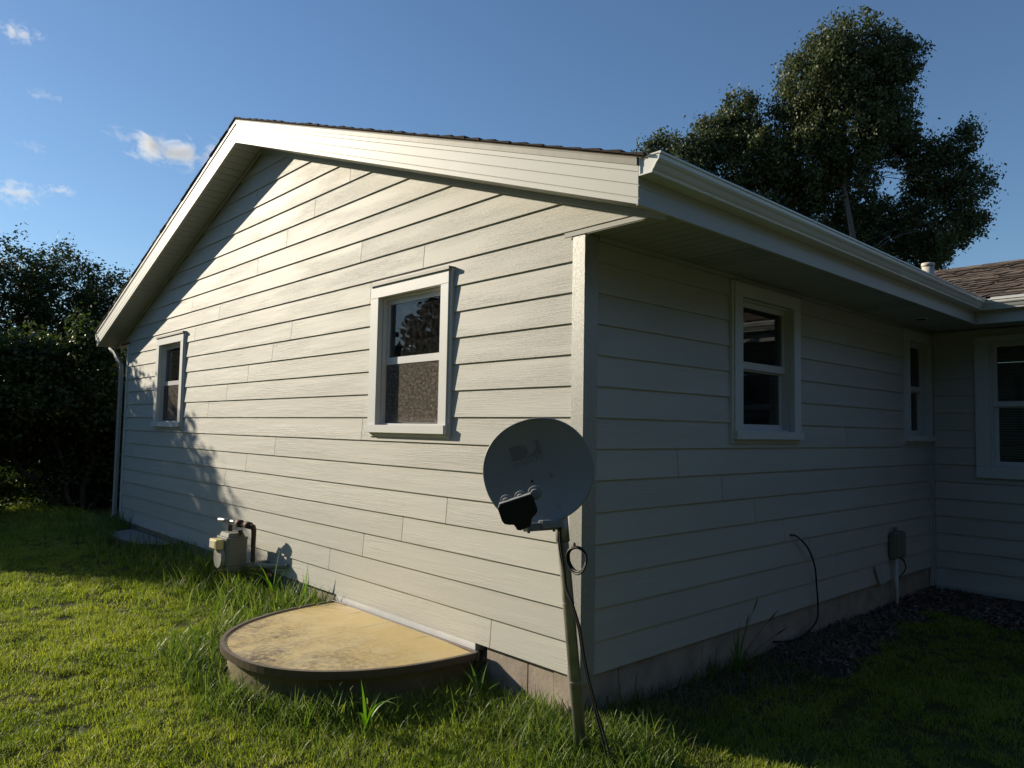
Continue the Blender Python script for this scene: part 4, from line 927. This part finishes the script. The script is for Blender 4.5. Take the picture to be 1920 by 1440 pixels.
o = gn_instances('lawn_grass', np.concatenate(PL), np.concatenate(SC), src); tag(o, kind='stuff')
# long uncut grass along the walls and round the well cover
def zone(n, fx, seed):
    g = np.random.default_rng(seed); P = fx(g, n); x, y = P[:, 0], P[:, 1]; ok = ~inwell(x, y, -.005) & ~inhouse(x, y); P = P[ok]
    return np.concatenate([P[:, :2], gz(P[:, 0], P[:, 1])[:, None]-.01], 1)
Z = []; Ls = []
def addz(n, fx, lo, hi, seed):
    P = zone(n, fx, seed); g = np.random.default_rng(seed+50)
    cl = .55+.45*np.sin(P[:, 0]*5.3+seed)*np.sin(P[:, 1]*6.1+P[:, 0]*2)
    Z.append(P); Ls.append((lo+(hi-lo)*g.beta(1.6, 2.6, len(P)))*(.65+.5*cl))
addz(3600, lambda g, n: np.stack([g.uniform(-4.9, -2.5, n), -np.abs(g.normal(0, .26, n))-.02], 1), .12, .42, 1)
addz(2200, lambda g, n: np.stack([g.uniform(-8.7, -4.9, n), -np.abs(g.normal(0, .33, n))-.02], 1), .14, .45, 2)
def ring(g, n):
    t = g.uniform(-.15, np.pi*1.05, n); m = np.abs(g.normal(0, .13, n))+.01; c, q = np.cos(t), np.sin(t)
    return np.stack([-1.705+np.copysign(np.abs(c)**.89, c)*(.895+m), -np.clip(np.abs(q), 0, 1)**.89*(1.19+m)*np.sign(q)], 1)
addz(4200, ring, .08, .24, 3)
addz(1800, lambda g, n: np.stack([g.uniform(-2.85, -1.95, n), g.uniform(-1.40, -.2, n)], 1), .09, .32, 4)
addz(2600, lambda g, n: np.stack([g.uniform(-.85, .42, n), -np.abs(g.normal(0, .30, n))-.01], 1), .07, .22, 5)
addz(1500, lambda g, n: np.stack([g.normal(.28, .22, n), g.normal(-.16, .16, n)], 1), .08, .24, 6)
addz(900, lambda g, n: np.stack([g.uniform(-1.6, -.2, n), g.uniform(-1.35, -.5, n)], 1), .06, .2, 7)
addz(800, lambda g, n: np.stack([g.uniform(.03, .45, n), g.uniform(.0, 1.9, n)], 1), .05, .18, 8)
addz(1500, lambda g, n: np.stack([g.uniform(-12.5, -8.8, n), g.uniform(-1.9, .8, n)], 1), .1, .35, 9)
addz(450, lambda g, n: np.stack([g.uniform(-3.2, .8, n), g.uniform(-2.2, -.1, n)], 1), .06, .14, 10)
addz(500, lambda g, n: np.stack([-.02+np.abs(g.normal(0, .05, n)), g.uniform(0, 1.8, n)], 1), .08, .25, 14)
P = np.concatenate(Z); L = np.concatenate(Ls); g = np.random.default_rng(77)
V, sg = blades(P, L, g.uniform(.0022, .0048, len(P))*np.clip(L/.18, .7, 1.4), 1.0, 78, segs=5)
o = fastmesh('long_grass', V, 4, LONGG, None, np.repeat(g.uniform(0, 1, len(P)), sg)); tag(o, kind='stuff')
# dead grass clippings and mulch chips
Z = []; Ls = []
addz(2600, lambda g, n: np.stack([np.abs(g.normal(0, .28, n))+.02, g.uniform(-.1, 3.6, n)], 1), .05, .16, 11)
addz(500, lambda g, n: np.stack([g.uniform(-4, .6, n), -np.abs(g.normal(0, .25, n))], 1), .08, .22, 12)
P = np.concatenate(Z); L = np.concatenate(Ls); P[:, 2] += .02
V, sg = blades(P, L, g.uniform(.0012, .0025, len(P)), 3.2, 79, segs=3, curl=.35)
o = fastmesh('dead_grass', V, 4, DEADG, None, np.repeat(g.uniform(0, 1, len(P)), sg)); tag(o, kind='stuff')
g = np.random.default_rng(15); n = 22000
x = g.uniform(0.0, 4.5, n); y = g.uniform(.8, 5.5, n); ok = mulch(x, y) & ~((x < .62) & (y < 2.0)) & (g.uniform(0, 1, n) < np.clip((y-.8)/2.2, .12, 1)); x, y = x[ok], y[ok]; n = len(x)
C = np.stack([x, y, gz(x, y)+g.uniform(.0, .028, n)], 1); az = g.uniform(0, 6.28, n); tl = g.normal(0, .35, n); l = g.uniform(.008, .032, n); w = g.uniform(.003, .009, n)
d = np.stack([np.cos(az)*np.cos(tl), np.sin(az)*np.cos(tl), np.sin(tl)], 1)*l[:, None]; s_ = np.stack([-np.sin(az), np.cos(az), g.normal(0, .4, n)], 1)*w[:, None]; up = np.cross(d, s_); up /= np.linalg.norm(up, axis=1)[:, None]; up = up*.003
V = np.concatenate([np.stack([C-d-s_+up, C+d-s_+up, C+d+s_+up, C-d+s_+up], 1), np.stack([C-d-s_-up, C+d-s_-up, C+d-s_+up, C-d-s_+up], 1), np.stack([C-d+s_-up, C+d+s_-up, C+d+s_+up, C-d+s_+up], 1)], 0)
o = fastmesh('mulch', V, 4, leaf_mat('mulch_chips', (.09,.065,.05), (.34,.26,.21), .0, attr=True, rough=.9, spec=.1), None, np.tile(g.beta(1, 2.2, n), 3)); tag(o, kind='stuff')
xs = np.linspace(0, 4.6, 60); ys = np.linspace(.4, 5.5, 66)
vx, vy = np.meshgrid(xs, ys); vz = gz(vx, vy)+.006+.006*np.sin(vx*31)*np.sin(vy*27)
F = [(j*60+i, j*60+i+1, (j+1)*60+i+1, (j+1)*60+i) for j in range(65) for i in range(59) if mulch((xs[i]+xs[i+1])/2, (ys[j]+ys[j+1])/2)]
me = bpy.data.meshes.new('mulch_bed'); me.from_pydata(np.stack([vx, vy, vz], -1).reshape(-1, 3).tolist(), [], F); me.materials.append(mat('mulch_soil', (.055,.042,.032), .95, .05, noise=1, nscale=30, ncol=(.10,.08,.06), bump=1, bscale=90, bdist=.02))
o = bpy.data.objects.new('mulch_bed', me); COL.objects.link(o); tag(o, kind='structure')

# single weeds that stand out
def weed(name, base, label, leaves, seed, stems=(), wmul=1.0, cat='plant'):
    g = random.Random(seed); b = Vector(base); b.z = float(gz(b.x, b.y)); root = empty(name, b); tag(root, label, cat)
    for (az, L, th0, th1, w) in leaves:
        p = b.copy(); out = Vector((math.cos(az), math.sin(az), 0)); side = Vector((-math.sin(az), math.cos(az), 0)); mb = MB(); n = 8; prev = None; cen = [p.copy()]
        for k in range(n):
            th = th0+(th1-th0)*(k/(n-1))**1.3; p = p+(out*math.sin(th)+Vector((0,0,1))*math.cos(th))*(L/n); cen.append(p.copy())
        for k, c in enumerate(cen):
            t = k/n; ww = w*wmul*(math.sin(math.pi*min(1, .18+t*.85)))+.0003; lift = Vector((0,0,ww*.35))
            mb.v += [tuple(c-side*ww+lift), tuple(c), tuple(c+side*ww+lift)]
        for k in range(n):
            q = k*3; mb.f += [(q, q+1, q+4, q+3), (q+1, q+2, q+5, q+4)]; mb.m += [0, 0]
        mb.build('leaf', WEEDL, root, True)
    for (az, L, lean) in stems:
        out = Vector((math.cos(az), math.sin(az), 0)); mb = MB(); pts = [b+out*L*lean*(k/5)**1.6+Vector((0,0,L*k/5)) for k in range(6)]; mb.tube(pts, [.0018]*6, 5); st_ = mb.build('stem', WEEDL, root)
        mb = MB(); mb.tube([pts[-1], pts[-1]+(pts[-1]-pts[-2])*.5, pts[-1]+(pts[-1]-pts[-2])*1.1], [.002, .006, .001], 6); mb.build('seed_head', DEADW, st_)
    return root
WEEDL = leaf_mat('broad_weed_leaf', (.085,.19,.025), (.12,.22,.035), .4, scale=8); DEADW = leaf_mat('seed_head', (.09,.08,.04), (.14,.12,.07), .2)
weed('broadleaf_grass', (-3.40, -.18, 0), 'tall bright broad-leaved grass weed between gas meter and tan well cover', [(3.6,.42,.15,.9,.011),(4.9,.46,.1,1.5,.014),(.6,.40,.1,.9,.010),(2.4,.36,.3,1.2,.010),(5.6,.38,.25,1.3,.012),(1.6,.50,.02,.25,.009),(4.2,.34,.4,1.6,.012)], 1)
weed('broadleaf_grass', (-2.92, -.13, 0), 'single upright grass blade tuft at the back corner of the tan well cover', [(.4,.44,.02,.12,.009),(2.8,.30,.1,.4,.007),(5.2,.22,.3,1.0,.008),(1.6,.34,.05,.2,.005)], 2)
weed('broadleaf_grass', (-.66, -.93, 0), 'grass weed with arching blades rising in front of the tan well cover rim', [(.25,.36,.1,1.9,.010),(3.3,.28,.1,.3,.010),(1.2,.30,.2,1.7,.009),(5.4,.26,.3,1.4,.010),(2.1,.24,.4,1.2,.008),(.0,.22,.2,.9,.011)], 3)
weed('broadleaf_grass', (-.58, -.22, 0), 'short grass weed at the right end of the tan well cover', [(2.9,.26,.3,1.0,.010),(3.9,.22,.2,.8,.009),(.5,.20,.4,1.2,.008),(1.8,.24,.1,.6,.007)], 4)
weed('broadleaf_grass', (-2.63, -1.08, 0), 'sprawling bright grass weed at the left curve of the tan well cover', [(3.4,.40,.5,1.6,.006),(4.0,.34,.7,1.7,.006),(2.6,.30,.5,1.5,.007),(4.8,.28,.5,1.3,.007),(5.4,.24,.3,1.2,.007),(1.2,.2,.3,1.1,.008)], 6)
weed('seeding_grass', (.12, 1.42, 0), 'dark tuft of tall grass with seed heads against the shaded foundation', [(1.3,.42,.15,.5,.005),(1.9,.36,.1,.4,.005),(.9,.34,.3,.8,.005),(2.6,.30,.1,.3,.005),(.4,.32,.5,1.3,.005),(3.6,.28,.1,.5,.005),(4.9,.30,.3,1.1,.005),(5.6,.26,.4,1.3,.005),(2.2,.26,.05,.2,.005)], 5, stems=[(1.4,.40,.4),(1.1,.34,.7),(1.7,.30,.5),(.9,.26,1.0)])

# ------------------------------------------------------------------ clouds: small puffs of real vapour far away
def cloud(ctr, ext, label, dens, seed, rx=0):
    c = Vector(ctr); bm = bmesh.new(); bmesh.ops.create_icosphere(bm, subdivisions=3, radius=1); me = bpy.data.meshes.new('cloud')
    bmesh.ops.scale(bm, vec=ext, verts=bm.verts); bm.to_mesh(me); bm.free(); o = bpy.data.objects.new('cloud', me); COL.objects.link(o); o.location = c
    view = math.atan2(c.y-CP[1], c.x-CP[0]); o.rotation_euler = (0, rx, view+math.pi/2)
    m = bpy.data.materials.new('cloud_vapour'); m.use_nodes = True; t = m.node_tree; t.nodes.remove(t.nodes['Principled BSDF']); out = t.nodes['Material Output']
    pv = t.nodes.new('ShaderNodeVolumePrincipled'); pv.inputs['Color'].default_value = (1,1,1,1); pv.inputs['Anisotropy'].default_value = .2
    tc = t.nodes.new('ShaderNodeTexCoord'); mp = t.nodes.new('ShaderNodeMapping'); mp.inputs['Location'].default_value = (seed*13.7, seed*5.1, seed*3.3); mp.inputs['Scale'].default_value = (1, 1, 1.5); t.links.new(tc.outputs['Object'], mp.inputs[0])
    n = t.nodes.new('ShaderNodeTexNoise'); n.inputs['Scale'].default_value = 2.3/max(ext)*1.6; n.inputs['Detail'].default_value = 9; n.inputs['Roughness'].default_value = .62; n.inputs['Distortion'].default_value = .6; t.links.new(mp.outputs[0], n.inputs[0])
    dv = t.nodes.new('ShaderNodeVectorMath'); dv.operation = 'DIVIDE'; dv.inputs[1].default_value = ext; t.links.new(tc.outputs['Object'], dv.inputs[0])
    ln = t.nodes.new('ShaderNodeVectorMath'); ln.operation = 'LENGTH'; t.links.new(dv.outputs[0], ln.inputs[0])
    a = t.nodes.new('ShaderNodeMapRange'); a.inputs[1].default_value = .1; a.inputs[2].default_value = 1.0; a.inputs[3].default_value = .14; a.inputs[4].default_value = -.20; t.links.new(ln.outputs['Value'], a.inputs[0])
    s = t.nodes.new('ShaderNodeMath'); s.operation = 'ADD'; t.links.new(n.outputs[0], s.inputs[0]); t.links.new(a.outputs[0], s.inputs[1])
    r = t.nodes.new('ShaderNodeMapRange'); r.inputs[1].default_value = .49; r.inputs[2].default_value = .76; r.inputs[3].default_value = 0; r.inputs[4].default_value = dens; t.links.new(s.outputs[0], r.inputs[0])
    t.links.new(r.outputs[0], pv.inputs['Density']); t.links.new(pv.outputs[0], out.inputs['Volume']); me.materials.append(m); m.cycles.volume_step_rate = 1.0
    tag(o, label, 'cloud', 'small clouds in the left part of the sky')
Dd = 600.0
for px, ext, lab, dn, sd in [((-.905,.124,.406), (19,9,10), 'small bright cloud at the top left corner of the sky', .16, 1), ((-.923,.154,.353), (20,7,6), 'thin wispy pair of cloud scraps below the top left cloud', .07, 2),
        ((-.9035,.279,.323), (60,20,19), 'largest cloud, drifting just left of the roof peak', .17, 3), ((-.958,.138,.2515), (25,10,13), 'ragged cloud low at the left edge above the trees', .15, 4),
        ((-.949,.176,.2605), (18,7,6), 'small flat cloud scrap right of the low ragged cloud', .13, 5), ((-.942,.147,.300), (17,6,6), 'faintest wisp of cloud in the middle of the left sky', .05, 6)]:
    cloud(Vector(CP)+Vector(px).normalized()*Dd, ext, lab, dn, sd)
